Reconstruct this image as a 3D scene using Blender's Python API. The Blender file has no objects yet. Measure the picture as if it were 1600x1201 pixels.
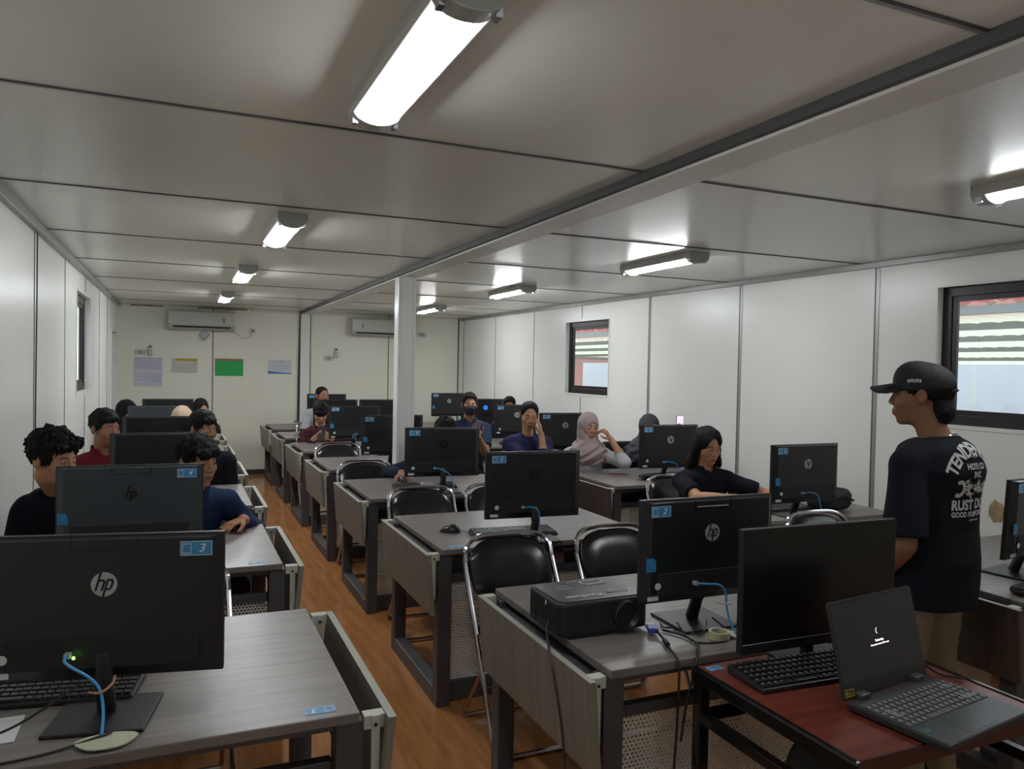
import bpy, math, random
import numpy as np
from mathutils import Vector, Matrix
from mathutils.bvhtree import BVHTree
random.seed(7)
D = bpy.data
SC = bpy.context.scene
COL = SC.collection
PI = math.pi

# ---------------------------------------------------------------- camera, world, exposure
CAMH = 1.61
FPX, YAW, PITCH, ROLL = 1192.68, 0.412376, 0.0219916, 0.0194613
def make_camera():
    cy, sy = math.cos(YAW), math.sin(YAW)
    f = Vector((sy*math.cos(PITCH), cy*math.cos(PITCH), -math.sin(PITCH)))
    r = Vector((cy, -sy, 0)); u = r.cross(f)
    r2 = r*math.cos(ROLL) + u*math.sin(ROLL); u2 = u*math.cos(ROLL) - r*math.sin(ROLL)
    cd = D.cameras.new('camera'); cd.sensor_fit = 'HORIZONTAL'; cd.sensor_width = 36
    cd.lens = FPX/1600*36; cd.clip_start = 0.05; cd.clip_end = 200
    co = D.objects.new('camera', cd); COL.objects.link(co)
    m = Matrix((r2, u2, -f)).transposed().to_4x4(); m.translation = (0, 0, CAMH)
    co.matrix_world = m
    SC.camera = co
make_camera()
SC.view_settings.view_transform = 'Standard'
SC.view_settings.look = 'None'
SC.view_settings.gamma = 1
SC.view_settings.use_curve_mapping = False
SC.view_settings.exposure = 1.1
LAMP_STRENGTH = 34.0            # the middle tubes; near ones dimmed and far ones boosted to balance the room
SKY_STRENGTH = 1.1
w = D.worlds.new('overcast_sky'); SC.world = w; w.use_nodes = True
nt = w.node_tree; nt.nodes.clear()
bg = nt.nodes.new('ShaderNodeBackground'); out = nt.nodes.new('ShaderNodeOutputWorld')
bg.inputs[0].default_value = (0.86, 0.93, 1.0, 1); bg.inputs[1].default_value = SKY_STRENGTH
nt.links.new(bg.outputs[0], out.inputs[0])

# ---------------------------------------------------------------- materials
def srgb(r, g, b):
    return tuple(((c/255)/12.92 if c/255 <= 0.04045 else ((c/255+0.055)/1.055)**2.4) for c in (r, g, b))
MATS = {}
def mat(name, col=(0.5, 0.5, 0.5), rough=0.5, metal=0.0, noise=0.0, nscale=20.0, bump=0.0, bscale=60.0,
        stretch=(1, 1, 1), col2=None, emit=None, estr=0.0, spec=0.5, coat=0.0, alpha=1.0):
    if name in MATS: return MATS[name]
    m = D.materials.new(name); m.use_nodes = True; nt = m.node_tree; N = nt.nodes; L = nt.links
    b = N['Principled BSDF']
    b.inputs['Base Color'].default_value = (*col, 1); b.inputs['Roughness'].default_value = rough
    b.inputs['Metallic'].default_value = metal; b.inputs['Specular IOR Level'].default_value = spec
    b.inputs['Coat Weight'].default_value = coat; b.inputs['Alpha'].default_value = alpha
    if emit: b.inputs['Emission Color'].default_value = (*emit, 1); b.inputs['Emission Strength'].default_value = estr
    if noise or col2 or bump:
        tc = N.new('ShaderNodeTexCoord'); mp = N.new('ShaderNodeMapping'); mp.inputs['Scale'].default_value = stretch
        L.new(tc.outputs['Object'], mp.inputs[0])
    if noise or col2:
        nz = N.new('ShaderNodeTexNoise'); nz.inputs['Scale'].default_value = nscale; nz.inputs['Detail'].default_value = 6
        L.new(mp.outputs[0], nz.inputs['Vector'])
        mx = N.new('ShaderNodeMix'); mx.data_type = 'RGBA'
        c2 = col2 or tuple(c*(1-noise) for c in col)
        rp = N.new('ShaderNodeMapRange'); rp.inputs[1].default_value = 0.35; rp.inputs[2].default_value = 0.65
        L.new(nz.outputs[0], rp.inputs[0]); L.new(rp.outputs[0], mx.inputs[0])
        mx.inputs[6].default_value = (*col, 1); mx.inputs[7].default_value = (*c2, 1)
        L.new(mx.outputs[2], b.inputs['Base Color'])
    if bump:
        n2 = N.new('ShaderNodeTexNoise'); n2.inputs['Scale'].default_value = bscale; n2.inputs['Detail'].default_value = 3
        L.new(mp.outputs[0], n2.inputs['Vector'])
        bp = N.new('ShaderNodeBump'); bp.inputs['Strength'].default_value = bump; bp.inputs['Distance'].default_value = 0.01
        L.new(n2.outputs[0], bp.inputs['Height']); L.new(bp.outputs[0], b.inputs['Normal'])
    MATS[name] = m
    return m
def perforated():
    m = D.materials.new('perforated_metal'); m.use_nodes = True; nt = m.node_tree; N = nt.nodes; L = nt.links
    b = N['Principled BSDF']; b.inputs['Base Color'].default_value = (0.72, 0.69, 0.60, 1); b.inputs['Roughness'].default_value = 0.5
    tc = N.new('ShaderNodeTexCoord'); p = 0.0145; q = p*1.732
    def lat(off):
        a = N.new('ShaderNodeVectorMath'); a.operation = 'ADD'; a.inputs[1].default_value = off; L.new(tc.outputs['Object'], a.inputs[0])
        wv = N.new('ShaderNodeVectorMath'); wv.operation = 'WRAP'; L.new(a.outputs[0], wv.inputs[0])
        wv.inputs[1].default_value = (p/2, 1, q/2); wv.inputs[2].default_value = (-p/2, -1, -q/2)
        mu = N.new('ShaderNodeVectorMath'); mu.operation = 'MULTIPLY'; mu.inputs[1].default_value = (1, 0, 1); L.new(wv.outputs[0], mu.inputs[0])
        ln = N.new('ShaderNodeVectorMath'); ln.operation = 'LENGTH'; L.new(mu.outputs[0], ln.inputs[0]); return ln.outputs['Value']
    mi = N.new('ShaderNodeMath'); mi.operation = 'MINIMUM'; L.new(lat((0, 0, 0)), mi.inputs[0]); L.new(lat((p/2, 0, q/2)), mi.inputs[1])
    gt = N.new('ShaderNodeMath'); gt.operation = 'GREATER_THAN'; gt.inputs[1].default_value = 0.0046; L.new(mi.outputs[0], gt.inputs[0])
    L.new(gt.outputs[0], b.inputs['Alpha'])
    return m
def attr_mat(name, rough=0.5, spec=0.5, bump=0.0, bscale=90.0):
    m = D.materials.new(name); m.use_nodes = True; nt = m.node_tree; N = nt.nodes; L = nt.links
    b = N['Principled BSDF']; b.inputs['Roughness'].default_value = rough; b.inputs['Specular IOR Level'].default_value = spec
    a = N.new('ShaderNodeAttribute'); a.attribute_name = 'tone'; L.new(a.outputs['Color'], b.inputs['Base Color'])
    if bump:
        tc = N.new('ShaderNodeTexCoord'); n2 = N.new('ShaderNodeTexNoise'); n2.inputs['Scale'].default_value = bscale
        L.new(tc.outputs['Object'], n2.inputs['Vector']); bp = N.new('ShaderNodeBump'); bp.inputs['Strength'].default_value = bump
        bp.inputs['Distance'].default_value = 0.005; L.new(n2.outputs[0], bp.inputs['Height']); L.new(bp.outputs[0], b.inputs['Normal'])
    return m
SKIN = attr_mat('skin', 0.55, 0.35)
CLOTH = attr_mat('cloth', 0.9, 0.15, 0.25, 500)
M_PERF = perforated()
M_WALL = mat('painted_panel', (0.82, 0.82, 0.775), 0.30, noise=0.04, nscale=1.2, bump=0.02, bscale=3)
M_WALLB = mat('painted_panel_cream', (0.82, 0.80, 0.69), 0.35, noise=0.04, nscale=1.2)
M_CEIL = mat('ceiling_panel', (0.84, 0.83, 0.76), 0.25, noise=0.05, nscale=0.9, bump=0.03, bscale=2.0)
M_SEAM = mat('dark_seam', (0.06, 0.06, 0.06), 0.5)
M_STRIP = mat('seam_strip', (0.32, 0.32, 0.31), 0.35, metal=0.3)
M_STEEL = mat('white_steel', (0.78, 0.78, 0.74), 0.3)
M_TOP = mat('desk_laminate', (0.215, 0.190, 0.175), 0.36, col2=(0.155, 0.134, 0.122), nscale=5, stretch=(0.5, 9, 1), bump=0.02, bscale=20)
M_SIDE = mat('side_laminate', (0.245, 0.222, 0.190), 0.45, col2=(0.185, 0.165, 0.140), nscale=5, stretch=(1, 9, 0.5))
M_BROWN = mat('brown_laminate', (0.085, 0.062, 0.050), 0.45, col2=(0.060, 0.042, 0.034), nscale=5, stretch=(1, 9, 0.5))
M_EDGE = mat('edge_band', (0.33, 0.33, 0.27), 0.5)
M_FRAME = mat('desk_frame_grey', (0.085, 0.080, 0.085), 0.45, metal=0.2, noise=0.1, nscale=6)
M_DARK = mat('desk_dark', (0.025, 0.024, 0.025), 0.5)
M_CREAMB = mat('cream_bracket', (0.50, 0.50, 0.42), 0.5)
M_PBLK = mat('black_plastic', (0.012, 0.012, 0.013), 0.42, bump=0.05, bscale=300)
M_PBLK2 = mat('black_plastic_rough', (0.009, 0.009, 0.010), 0.6)
M_MONB = mat('monitor_back', (0.013, 0.014, 0.016), 0.33, bump=0.04, bscale=400)
M_SCR = mat('dark_screen', (0.006, 0.006, 0.007), 0.30)
M_SILV = mat('silver_print', (0.42, 0.43, 0.44), 0.4)
M_MON_SHEEN = mat('monitor_back_painted_sheen', (0.034, 0.042, 0.052), 0.38, bump=0.04, bscale=400)  # black back with its bluish reflection put into the base colour
M_EMB = mat('embossed_dark_logo', (0.004, 0.004, 0.005), 0.25)
M_BLUEL = mat('lit_blue_logo', (0.03, 0.2, 0.8), 0.4, emit=(0.03, 0.22, 1.0), estr=0.7)
M_LBL = mat('blue_label', srgb(60, 145, 195), 0.4, noise=0.15, nscale=60)
M_LBLW = mat('white_print', (0.62, 0.66, 0.70), 0.5)
M_WHITE = mat('white_plastic', (0.62, 0.62, 0.60), 0.4)
M_OFFW = mat('off_white_plastic', (0.52, 0.52, 0.47), 0.4)
M_CABLE = mat('blue_cable', (0.05, 0.30, 0.62), 0.45)
M_BCAB = mat('black_cable', (0.012, 0.012, 0.012), 0.5)
M_CHROME = mat('chrome', (0.75, 0.72, 0.78), 0.12, metal=1.0)
M_RUST = mat('worn_chrome', (0.42, 0.27, 0.19), 0.3, metal=0.8)
M_LEATH = mat('black_leatherette', (0.010, 0.010, 0.011), 0.22, bump=0.05, bscale=25)
M_KEYL = mat('key_print', (0.35, 0.36, 0.37), 0.5)
M_PAPER = mat('paper', (0.66, 0.67, 0.70), 0.8)

# ---------------------------------------------------------------- mesh helpers
class MB:
    def __init__(s): s.v = []; s.f = []; s.mi = []; s.cur = 0
    def add(s, vs, fs):
        o = len(s.v); s.v += [tuple(v) for v in vs]; s.f += [tuple(i+o for i in f) for f in fs]; s.mi += [s.cur]*len(fs); return s
    def m(s, i): s.cur = i; return s
    def box(s, c, d, rot=None):
        hx, hy, hz = d[0]/2, d[1]/2, d[2]/2
        vs = [Vector((x*hx, y*hy, z*hz)) for x in (-1, 1) for y in (-1, 1) for z in (-1, 1)]
        if rot is not None: vs = [rot @ v for v in vs]
        c = Vector(c); return s.add([v+c for v in vs], [(0, 1, 3, 2), (4, 6, 7, 5), (0, 4, 5, 1), (2, 3, 7, 6), (0, 2, 6, 4), (1, 5, 7, 3)])
    def bx(s, x0, x1, y0, y1, z0, z1): return s.box(((x0+x1)/2, (y0+y1)/2, (z0+z1)/2), (abs(x1-x0), abs(y1-y0), abs(z1-z0)))
    def tube(s, pts, r, n=8, closed=False, cap=True):
        pts = [Vector(p) for p in pts]; k = len(pts); rs = r if isinstance(r, (list, tuple)) else [r]*k
        o = len(s.v); prev = None; vs = []
        for i, p in enumerate(pts):
            if closed: t = pts[(i+1) % k]-pts[i-1]
            else: t = pts[min(i+1, k-1)]-pts[max(i-1, 0)]
            if t.length < 1e-9: t = Vector((0, 0, 1))
            t.normalize()
            if prev is None:
                a = Vector((0, 0, 1)) if abs(t.z) < 0.9 else Vector((1, 0, 0)); nx = t.cross(a).normalized()
            else:
                nx = (prev - t*prev.dot(t)); nx = nx.normalized() if nx.length > 1e-6 else t.orthogonal().normalized()
            prev = nx; ny = t.cross(nx)
            for j in range(n):
                a = 2*PI*j/n; vs.append(p + (nx*math.cos(a)+ny*math.sin(a))*rs[i])
        fs = []
        for i in range(k if closed else k-1):
            i2 = (i+1) % k
            for j in range(n): fs.append((i*n+j, i*n+(j+1) % n, i2*n+(j+1) % n, i2*n+j))
        if cap and not closed: fs += [tuple(range(n-1, -1, -1)), tuple((k-1)*n+j for j in range(n))]
        return s.add(vs, fs)
    def cyl(s, a, b, r0, r1=None, n=20): return s.tube([a, b], [r0, r0 if r1 is None else r1], n)
    def lathe(s, c, prof, n=24, axis='z', loop=False):
        vs = []
        for r, z in prof:
            for j in range(n):
                a = 2*PI*j/n; x, y = r*math.cos(a), r*math.sin(a)
                v = {'z': (x, y, z), 'y': (x, z, y), 'x': (z, x, y)}[axis]; vs.append(Vector(v)+Vector(c))
        k = len(prof); fs = [(i*n+j, i*n+(j+1) % n, (i+1)*n+(j+1) % n, (i+1)*n+j) for i in range(k-1) for j in range(n)]
        if loop: fs += [((k-1)*n+j, (k-1)*n+(j+1) % n, (j+1) % n, j) for j in range(n)]
        else: fs += [tuple(range(n-1, -1, -1)), tuple((k-1)*n+j for j in range(n))]
        return s.add(vs, fs)
    def prism(s, poly, fn, t0, t1):
        """poly: 2D points; fn(u,v,t)->3D; extruded from t0 to t1"""
        n = len(poly); vs = [fn(u, v, t0) for u, v in poly]+[fn(u, v, t1) for u, v in poly]
        fs = [tuple(range(n)), tuple(range(2*n-1, n-1, -1))]+[(i, n+i, n+(i+1) % n, (i+1) % n) for i in range(n)]
        return s.add(vs, fs)
    def grid(s, fn, nu, nv, thick=None):
        vs = [fn(i/nu, j/nv) for i in range(nu+1) for j in range(nv+1)]
        fs = [(i*(nv+1)+j, (i+1)*(nv+1)+j, (i+1)*(nv+1)+j+1, i*(nv+1)+j+1) for i in range(nu) for j in range(nv)]
        return s.add(vs, fs)
    def ell(s, c, r, n=16, m=10):
        vs = []; c = Vector(c)
        for i in range(m+1):
            th = PI*i/m
            for j in range(n):
                a = 2*PI*j/n; vs.append(c+Vector((r[0]*math.sin(th)*math.cos(a), r[1]*math.sin(th)*math.sin(a), r[2]*math.cos(th))))
        fs = [(i*n+j, (i+1)*n+j, (i+1)*n+(j+1) % n, i*n+(j+1) % n) for i in range(m) for j in range(n)]
        return s.add(vs, fs)
    def rbox(s, c, d, r, seg=4, tilt=None):
        """box with rounded vertical corners"""
        pts = []
        hx, hy = d[0]/2-r, d[1]/2-r
        for k, (sx, sy) in enumerate(((1, 1), (-1, 1), (-1, -1), (1, -1))):
            for j in range(seg+1):
                a = PI/2*(k+j/seg); pts.append((sx*hx+r*math.cos(a), sy*hy+r*math.sin(a)))
        c = Vector(c)
        return s.prism(pts, lambda u, v, t: c+Vector((u, v, t)), -d[2]/2, d[2]/2)
    def build(s, name, mats, parent=None, smooth=False, bevel=0.0, loc=None, auto=None):
        me = D.meshes.new(name); me.from_pydata([tuple(v) for v in s.v], [], s.f)
        if not isinstance(mats, (list, tuple)): mats = [mats]
        for m in mats: me.materials.append(m)
        if len(mats) > 1: me.polygons.foreach_set('material_index', s.mi)
        import bmesh
        bm = bmesh.new(); bm.from_mesh(me); bmesh.ops.remove_doubles(bm, verts=bm.verts, dist=1e-6)
        bmesh.ops.recalc_face_normals(bm, faces=bm.faces); bm.to_mesh(me); bm.free()
        if smooth:
            me.polygons.foreach_set('use_smooth', [True]*len(me.polygons))
            try: me.set_sharp_from_angle(angle=math.radians(40))
            except Exception: pass
        me.update()
        o = D.objects.new(name, me); COL.objects.link(o)
        if parent is not None: o.parent = parent
        if loc is not None: o.location = loc
        if bevel:
            b = o.modifiers.new('bevel', 'BEVEL'); b.width = bevel; b.segments = 2; b.limit_method = 'ANGLE'; b.angle_limit = math.radians(35)
        return o
def empty(name, loc=(0, 0, 0), rz=0.0, label=None, cat=None, group=None):
    o = D.objects.new(name, None); COL.objects.link(o); o.location = loc; o.rotation_euler = (0, 0, rz); o.empty_display_size = 0.1
    if label: tag(o, label, cat, group)
    return o
def tag(o, label, cat, group=None):
    o['label'] = label; o['category'] = cat
    if group: o['group'] = group
    return o
def struct(o): o['kind'] = 'structure'; return o
def kids(o): return [c for c in D.objects if c.parent is o]
CH = {}
def copy_tree(o, parent=None, cache=None):
    if cache is None:
        cache = {}
        for c in D.objects:
            if c.parent: cache.setdefault(c.parent.name, []).append(c)
    c = o.copy(); COL.objects.link(c)
    if parent is not None: c.parent = parent
    for ch in cache.get(o.name, []): copy_tree(ch, c, cache)
    return c
def smooth_path(pts, n=8):
    P = [Vector(p) for p in pts]; out = []
    for i in range(len(P)-1):
        p0, p1, p2, p3 = P[max(i-1, 0)], P[i], P[i+1], P[min(i+2, len(P)-1)]
        for j in range(n):
            t = j/n; out.append(0.5*((2*p1)+(p2-p0)*t+(2*p0-5*p1+4*p2-p3)*t*t+(3*p1-p0-3*p2+p3)*t**3))
    out.append(P[-1]); return out
_txt = {}
def text_geo(body, size=1.0, bold=0.0, shear=0.0, align='CENTER', space=1.0):
    key = (body, size, bold, shear, align, space)
    if key in _txt: return _txt[key]
    cu = D.curves.new('lettering', 'FONT'); cu.body = body; cu.size = size; cu.shear = shear; cu.align_x = align; cu.align_y = 'CENTER'
    cu.offset = bold; cu.space_character = space; cu.resolution_u = 3
    o = D.objects.new('lettering', cu); COL.objects.link(o)
    dg = bpy.context.evaluated_depsgraph_get(); dg.update()
    me = D.meshes.new_from_object(o.evaluated_get(dg))
    vs = [tuple(v.co) for v in me.vertices]; fs = [tuple(p.vertices) for p in me.polygons]
    D.objects.remove(o); D.curves.remove(cu); D.meshes.remove(me)
    _txt[key] = (vs, fs); return _txt[key]
def add_text(mb, body, fn, size, **k):
    vs, fs = text_geo(body, size, **k); return mb.add([fn(x, y) for x, y, z in vs], fs)
# ---------------------------------------------------------------- setting
XL, YB, YF, H = -0.757, 11.57, -0.62, 2.38
TH = math.atan(0.33/12.17)
XR_B, XR_F = 4.17, 4.50                      # the right wall runs very slightly askew
def shell():
    b = MB().bx(XL-0.1, 4.75, YF-0.1, YB+0.1, -0.08, 0.0)
    m = mat('orange_wood_vinyl', (0.46, 0.200, 0.070), 0.17, col2=(0.35, 0.140, 0.048), nscale=4, stretch=(6, 0.6, 1))
    struct(b.build('floor', m))
    b = MB().bx(XL-0.1, 4.75, YF-0.1, YB+0.1, H, H+0.08)
    c = struct(b.build('ceiling', M_CEIL))
    s = MB()
    for k in range(-1, 8):
        y = 1.15+k*1.372
        if y < YF: continue
        s.bx(XL, 1.68, y-0.004, y+0.004, H-0.004, H+0.001); s.bx(1.82, 4.40, y-0.004+0.02, y+0.004+0.02, H-0.004, H+0.001)
        s.bx(1.82, 4.40, y+0.035, y+0.038, H-0.003, H+0.001)
    s.build('panel_seam', M_SEAM, c)
    s = MB()
    for k in range(0, 8):
        y = 1.15+k*1.372
        s.bx(XL, 1.68, y+0.004, y+0.018, H-0.003, H+0.001)
    s.build('seam_strip', M_STRIP, c)
    # module joint beam
    b = MB().bx(1.665, 1.83, YF, YB, 2.335, H)
    bm = struct(b.build('trim_1', mat('beam_paint', (0.70, 0.68, 0.62), 0.3), bevel=0.004))
    s = MB()
    s.bx(1.640, 1.664, YF, YB, 2.345, H-0.001); s.bx(1.831, 1.842, YF, YB, 2.355, H-0.001)
    s.build('joint_gap', M_SEAM, bm)
    # left wall
    wy0, wy1, wz0, wz1 = 7.06, 8.13, 1.31, 2.18
    dy0, dy1, dz1 = 10.49, 11.32, 2.02
    b = MB()
    b.bx(XL-0.1, XL, YF-0.1, wy0, 0, H); b.bx(XL-0.1, XL, wy0, wy1, 0, wz0); b.bx(XL-0.1, XL, wy0, wy1, wz1, H)
    b.bx(XL-0.1, XL, wy1, dy0, 0, H); b.bx(XL-0.1, XL, dy0, dy1, dz1, H); b.bx(XL-0.1, XL, dy1, YB+0.1, 0, H)
    wl = struct(b.build('wall_left', M_WALL))
    s = MB()
    for y in (1.25, 2.53, 3.80, 5.09, 6.37, 7.67, 9.0, 9.95):
        if y == 7.67: s.bx(XL-0.001, XL+0.003, y-0.005, y+0.005, 0, wz0-0.02); s.bx(XL-0.001, XL+0.003, y-0.005, y+0.005, wz1+0.02, H)
        else: s.bx(XL-0.001, XL+0.003, y-0.005, y+0.005, 0, H)
    s.build('panel_seam', M_SEAM, wl)
    cb = MB().tube([(XL+0.008, 5.14, 2.36), (XL+0.008, 5.13, 1.9), (XL+0.008, 5.11, 1.5), (XL+0.008, 5.10, 1.1)], 0.004, 6).build('loose_cable', M_BCAB, wl)
    b = MB().bx(XL, XL+0.035, YF, YB, H-0.05, H-0.0)
    struct(b.build('trim_2', mat('cove_grey', (0.30, 0.30, 0.29), 0.35, metal=0.3), bevel=0.003))
    # window in the left wall
    def window(name, x0, x1, y0, y1, z0, z1, inward, parent=None, sill=True, fr=0.06, mull=False):
        # x0 inner face, x1 outer face
        e = struct(empty(name, (0, 0, 0)))
        if parent: e.parent = parent
        xm = x1 - (x1-x0)*0.35
        f = MB()
        for a, bb, c_, d_ in ((y0, y1, z0, z0+fr), (y0, y1, z1-fr, z1), (y0, y0+fr, z0, z1), (y1-fr, y1, z0, z1)): f.bx(xm-0.02, xm+0.02, a, bb, c_, d_)
        f.build('window_frame', mat('dark_aluminium', (0.022, 0.016, 0.018), 0.4, metal=0.3), e, bevel=0.003)
        f2 = MB(); q = fr*0.95
        for a, bb, c_, d_ in ((y0+q, y1-q, z0+q, z0+q+0.035), (y0+q, y1-q, z1-q-0.035, z1-q), (y0+q, y0+q+0.035, z0+q, z1-q), (y1-q-0.035, y1-q, z0+q, z1-q)): f2.bx(xm-0.012, xm+0.012, a, bb, c_, d_)
        f2.build('window_sash', mat('dark_aluminium'), e, bevel=0.002)
        g = MB().bx(xm-0.003, xm+0.003, y0+fr, y1-fr, z0+fr, z1-fr)
        gm = D.materials.new('window_glass') if 'window_glass' not in MATS else MATS['window_glass']
        if 'window_glass' not in MATS:
            gm.use_nodes = True; N = gm.node_tree.nodes; L = gm.node_tree.links; N.remove(N['Principled BSDF'])
            t = N.new('ShaderNodeBsdfTransparent'); gl = N.new('ShaderNodeBsdfGlossy'); gl.inputs['Roughness'].default_value = 0.02
            mx = N.new('ShaderNodeMixShader'); mx.inputs[0].default_value = 0.05
            L.new(t.outputs[0], mx.inputs[1]); L.new(gl.outputs[0], mx.inputs[2]); L.new(mx.outputs[0], N['Material Output'].inputs[0])
            t.inputs[0].default_value = (0.93, 0.95, 0.94, 1); MATS['window_glass'] = gm
        g.build('window_pane', gm, e)
        r = MB(); t = 0.012
        xa, xb = min(x0, x1), max(x0, x1)
        xi = x0 + (0.006 if inward > 0 else -0.006)
        for a, bb, c_, d_ in ((y0-t, y1+t, z0-t*2, z0), (y0-t, y1+t, z1, z1+t), (y0-t, y0, z0, z1), (y1, y1+t, z0, z1)):
            r.bx(min(xi, x1), max(xi, x1), a, bb, c_, d_)
        r.build('window_reveal', M_STEEL, e, bevel=0.002)
        return e
    w3 = window('window_3', XL, XL-0.1, wy0+0.012, wy1-0.012, wz0+0.024, wz1-0.012, 1)
    # door opening near the back left corner
    e = struct(empty('door_1'))
    f = MB(); 
    f.bx(XL-0.1, XL+0.01, dy0-0.0, dy0+0.05, 0, dz1); f.bx(XL-0.1, XL+0.01, dy1-0.05, dy1, 0, dz1); f.bx(XL-0.1, XL+0.01, dy0, dy1, dz1-0.05, dz1)
    f.build('door_frame', M_STEEL, e, bevel=0.003)
    d = MB().bx(XL-0.08, XL-0.045, dy0+0.05, dy1-0.05, 0.01, dz1-0.05).build('door_leaf', mat('door_paint', (0.45, 0.47, 0.46), 0.4), e)
    hd = MB().cyl((XL-0.045, dy0+0.12, 1.0), (XL-0.0, dy0+0.12, 1.0), 0.012).cyl((XL-0.0, dy0+0.12, 1.0), (XL-0.0, dy0+0.24, 1.0), 0.01).build('door_handle', M_CHROME, d)
    # back wall
    b = MB().bx(XL-0.1, 4.75, YB, YB+0.1, 0, H)
    wb = struct(b.build('wall_back', M_WALLB))
    s = MB()
    for x in (0.444, 2.968): s.bx(x-0.006, x+0.006, YB-0.004, YB+0.001, 0, H)
    s.bx(1.628, 1.642, YB-0.03, YB, 0, H); s.bx(1.776, 1.788, YB-0.03, YB, 0, H); s.bx(4.10, 4.112, YB-0.02, YB, 0, H)
    s.build('panel_seam', M_SEAM, wb)
    MB().bx(1.642, 1.776, YB-0.045, YB, 0, H-0.045).build('corner_post', M_STEEL, wb, bevel=0.003)
    MB().bx(0.25, 0.9, YB-0.0035, YB, H-0.025, H-0.004).bx(-0.6, -0.2, YB-0.0035, YB, H-0.03, H-0.008).build('damp_stain', mat('damp_stain', (0.42, 0.35, 0.22), 0.8, noise=0.6, nscale=12), wb)
    struct(MB().bx(XL, 4.15, YB-0.012, YB, 0, 0.07).build('baseboard_back', mat('dark_skirting', (0.03, 0.025, 0.02), 0.5)))
    # front wall behind the camera
    fb = MB(); fx0, fx1, fz0, fz1 = 0.35, 1.95, 1.0, 2.05
    fb.bx(XL-0.1, fx0, YF-0.1, YF, 0, H); fb.bx(fx1, 4.75, YF-0.1, YF, 0, H); fb.bx(fx0, fx1, YF-0.1, YF, 0, fz0); fb.bx(fx0, fx1, YF-0.1, YF, fz1, H)
    struct(fb.build('wall_front', M_WALLB))
    w4 = window('added_window', 0.0, -0.1, -fx1+0.012, -fx0-0.012, fz0+0.024, fz1-0.012, 1)      # unseen window, added to bring daylight from behind the camera
    w4.location = (0, YF, 0); w4.rotation_euler = (0, 0, PI/2)
    # right wall, built along its own line
    R = struct(empty('wall_right', (XR_B, YB, 0), TH))
    w1, w2 = (3.41, 4.385, 1.300, 2.172), (8.21, 9.45, 1.285, 2.18)
    b = MB(); x0, x1 = 0.0, 0.1
    def seg(s0, s1, z0, z1): b.bx(x0, x1, -s1, -s0, z0, z1)
    seg(-0.1, w1[0], 0, H); seg(w1[0], w1[1], 0, w1[2]); seg(w1[0], w1[1], w1[3], H)
    seg(w1[1], w2[0], 0, H); seg(w2[0], w2[1], 0, w2[2]); seg(w2[0], w2[1], w2[3], H); seg(w2[1], 12.3, 0, H)
    b.build('wall_panels', M_WALL, R)
    s = MB()
    for q in (0.085, 1.33, 2.566, 3.79, 5.113, 6.416, 7.756, 9.05+0.9, 11.2):
        def sm(z0, z1, q=q):
            s.bx(-0.003, 0.001, -q-0.004, -q+0.004, z0, z1)
        if q == 3.79: sm(0, w1[2]-0.02); sm(w1[3]+0.02, H)
        else: sm(0, H)
    s.build('panel_seam', M_SEAM, R)
    s = MB()
    for q in (5.113, 6.416, 7.756):
        s.bx(-0.002, 0.001, -q-0.030, -q-0.005, 0, H); s.bx(-0.003, 0.001, -q-0.034, -q-0.031, 0, H)
    s.build('seam_strip', M_STRIP, R)
    MB().bx(-0.03, 0.0, -12.2, 0.0, H-0.04, H).build('cove_strip', mat('cove_grey'), R, bevel=0.003)
    pb = MB(); 
    random.seed(3)
    pts = [(0.040*math.cos(a)*(1+0.3*random.random()), 0.055*math.sin(a)*(1+0.4*random.random())) for a in [2*PI*i/14 for i in range(14)]]
    pb.prism(pts, lambda u, v, t: Vector((t, -8.63+u, 0.82+v)), -0.003, 0.001)
    pb.build('peeled_patch', mat('bare_board', (0.42, 0.30, 0.17), 0.8, noise=0.4, nscale=30), R)
    ww1 = window('window_1', 0.0, 0.1, -w1[1]+0.012, -w1[0]-0.012, w1[2]+0.024, w1[3]-0.012, -1)
    ww2 = window('window_2', 0.0, 0.1, -w2[1]+0.012, -w2[0]-0.012, w2[2]+0.024, w2[3]-0.012, -1)
    for e in (ww1, ww2): e.location = (XR_B, YB, 0); e.rotation_euler = (0, 0, TH)
    # free standing column under the joint beam
    p = MB().bx(1.637, 1.786, 6.08, 6.20, 0, 2.335)
    col = struct(p.build('trim_3', mat('column_paint', (0.80, 0.81, 0.80), 0.25), bevel=0.004))
    MB().bx(1.655, 1.665, 6.072, 6.081, 0, 2.33).bx(1.76, 1.765, 6.075, 6.081, 0, 2.33).build('column_rib', M_STEEL, col)
shell()

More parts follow.
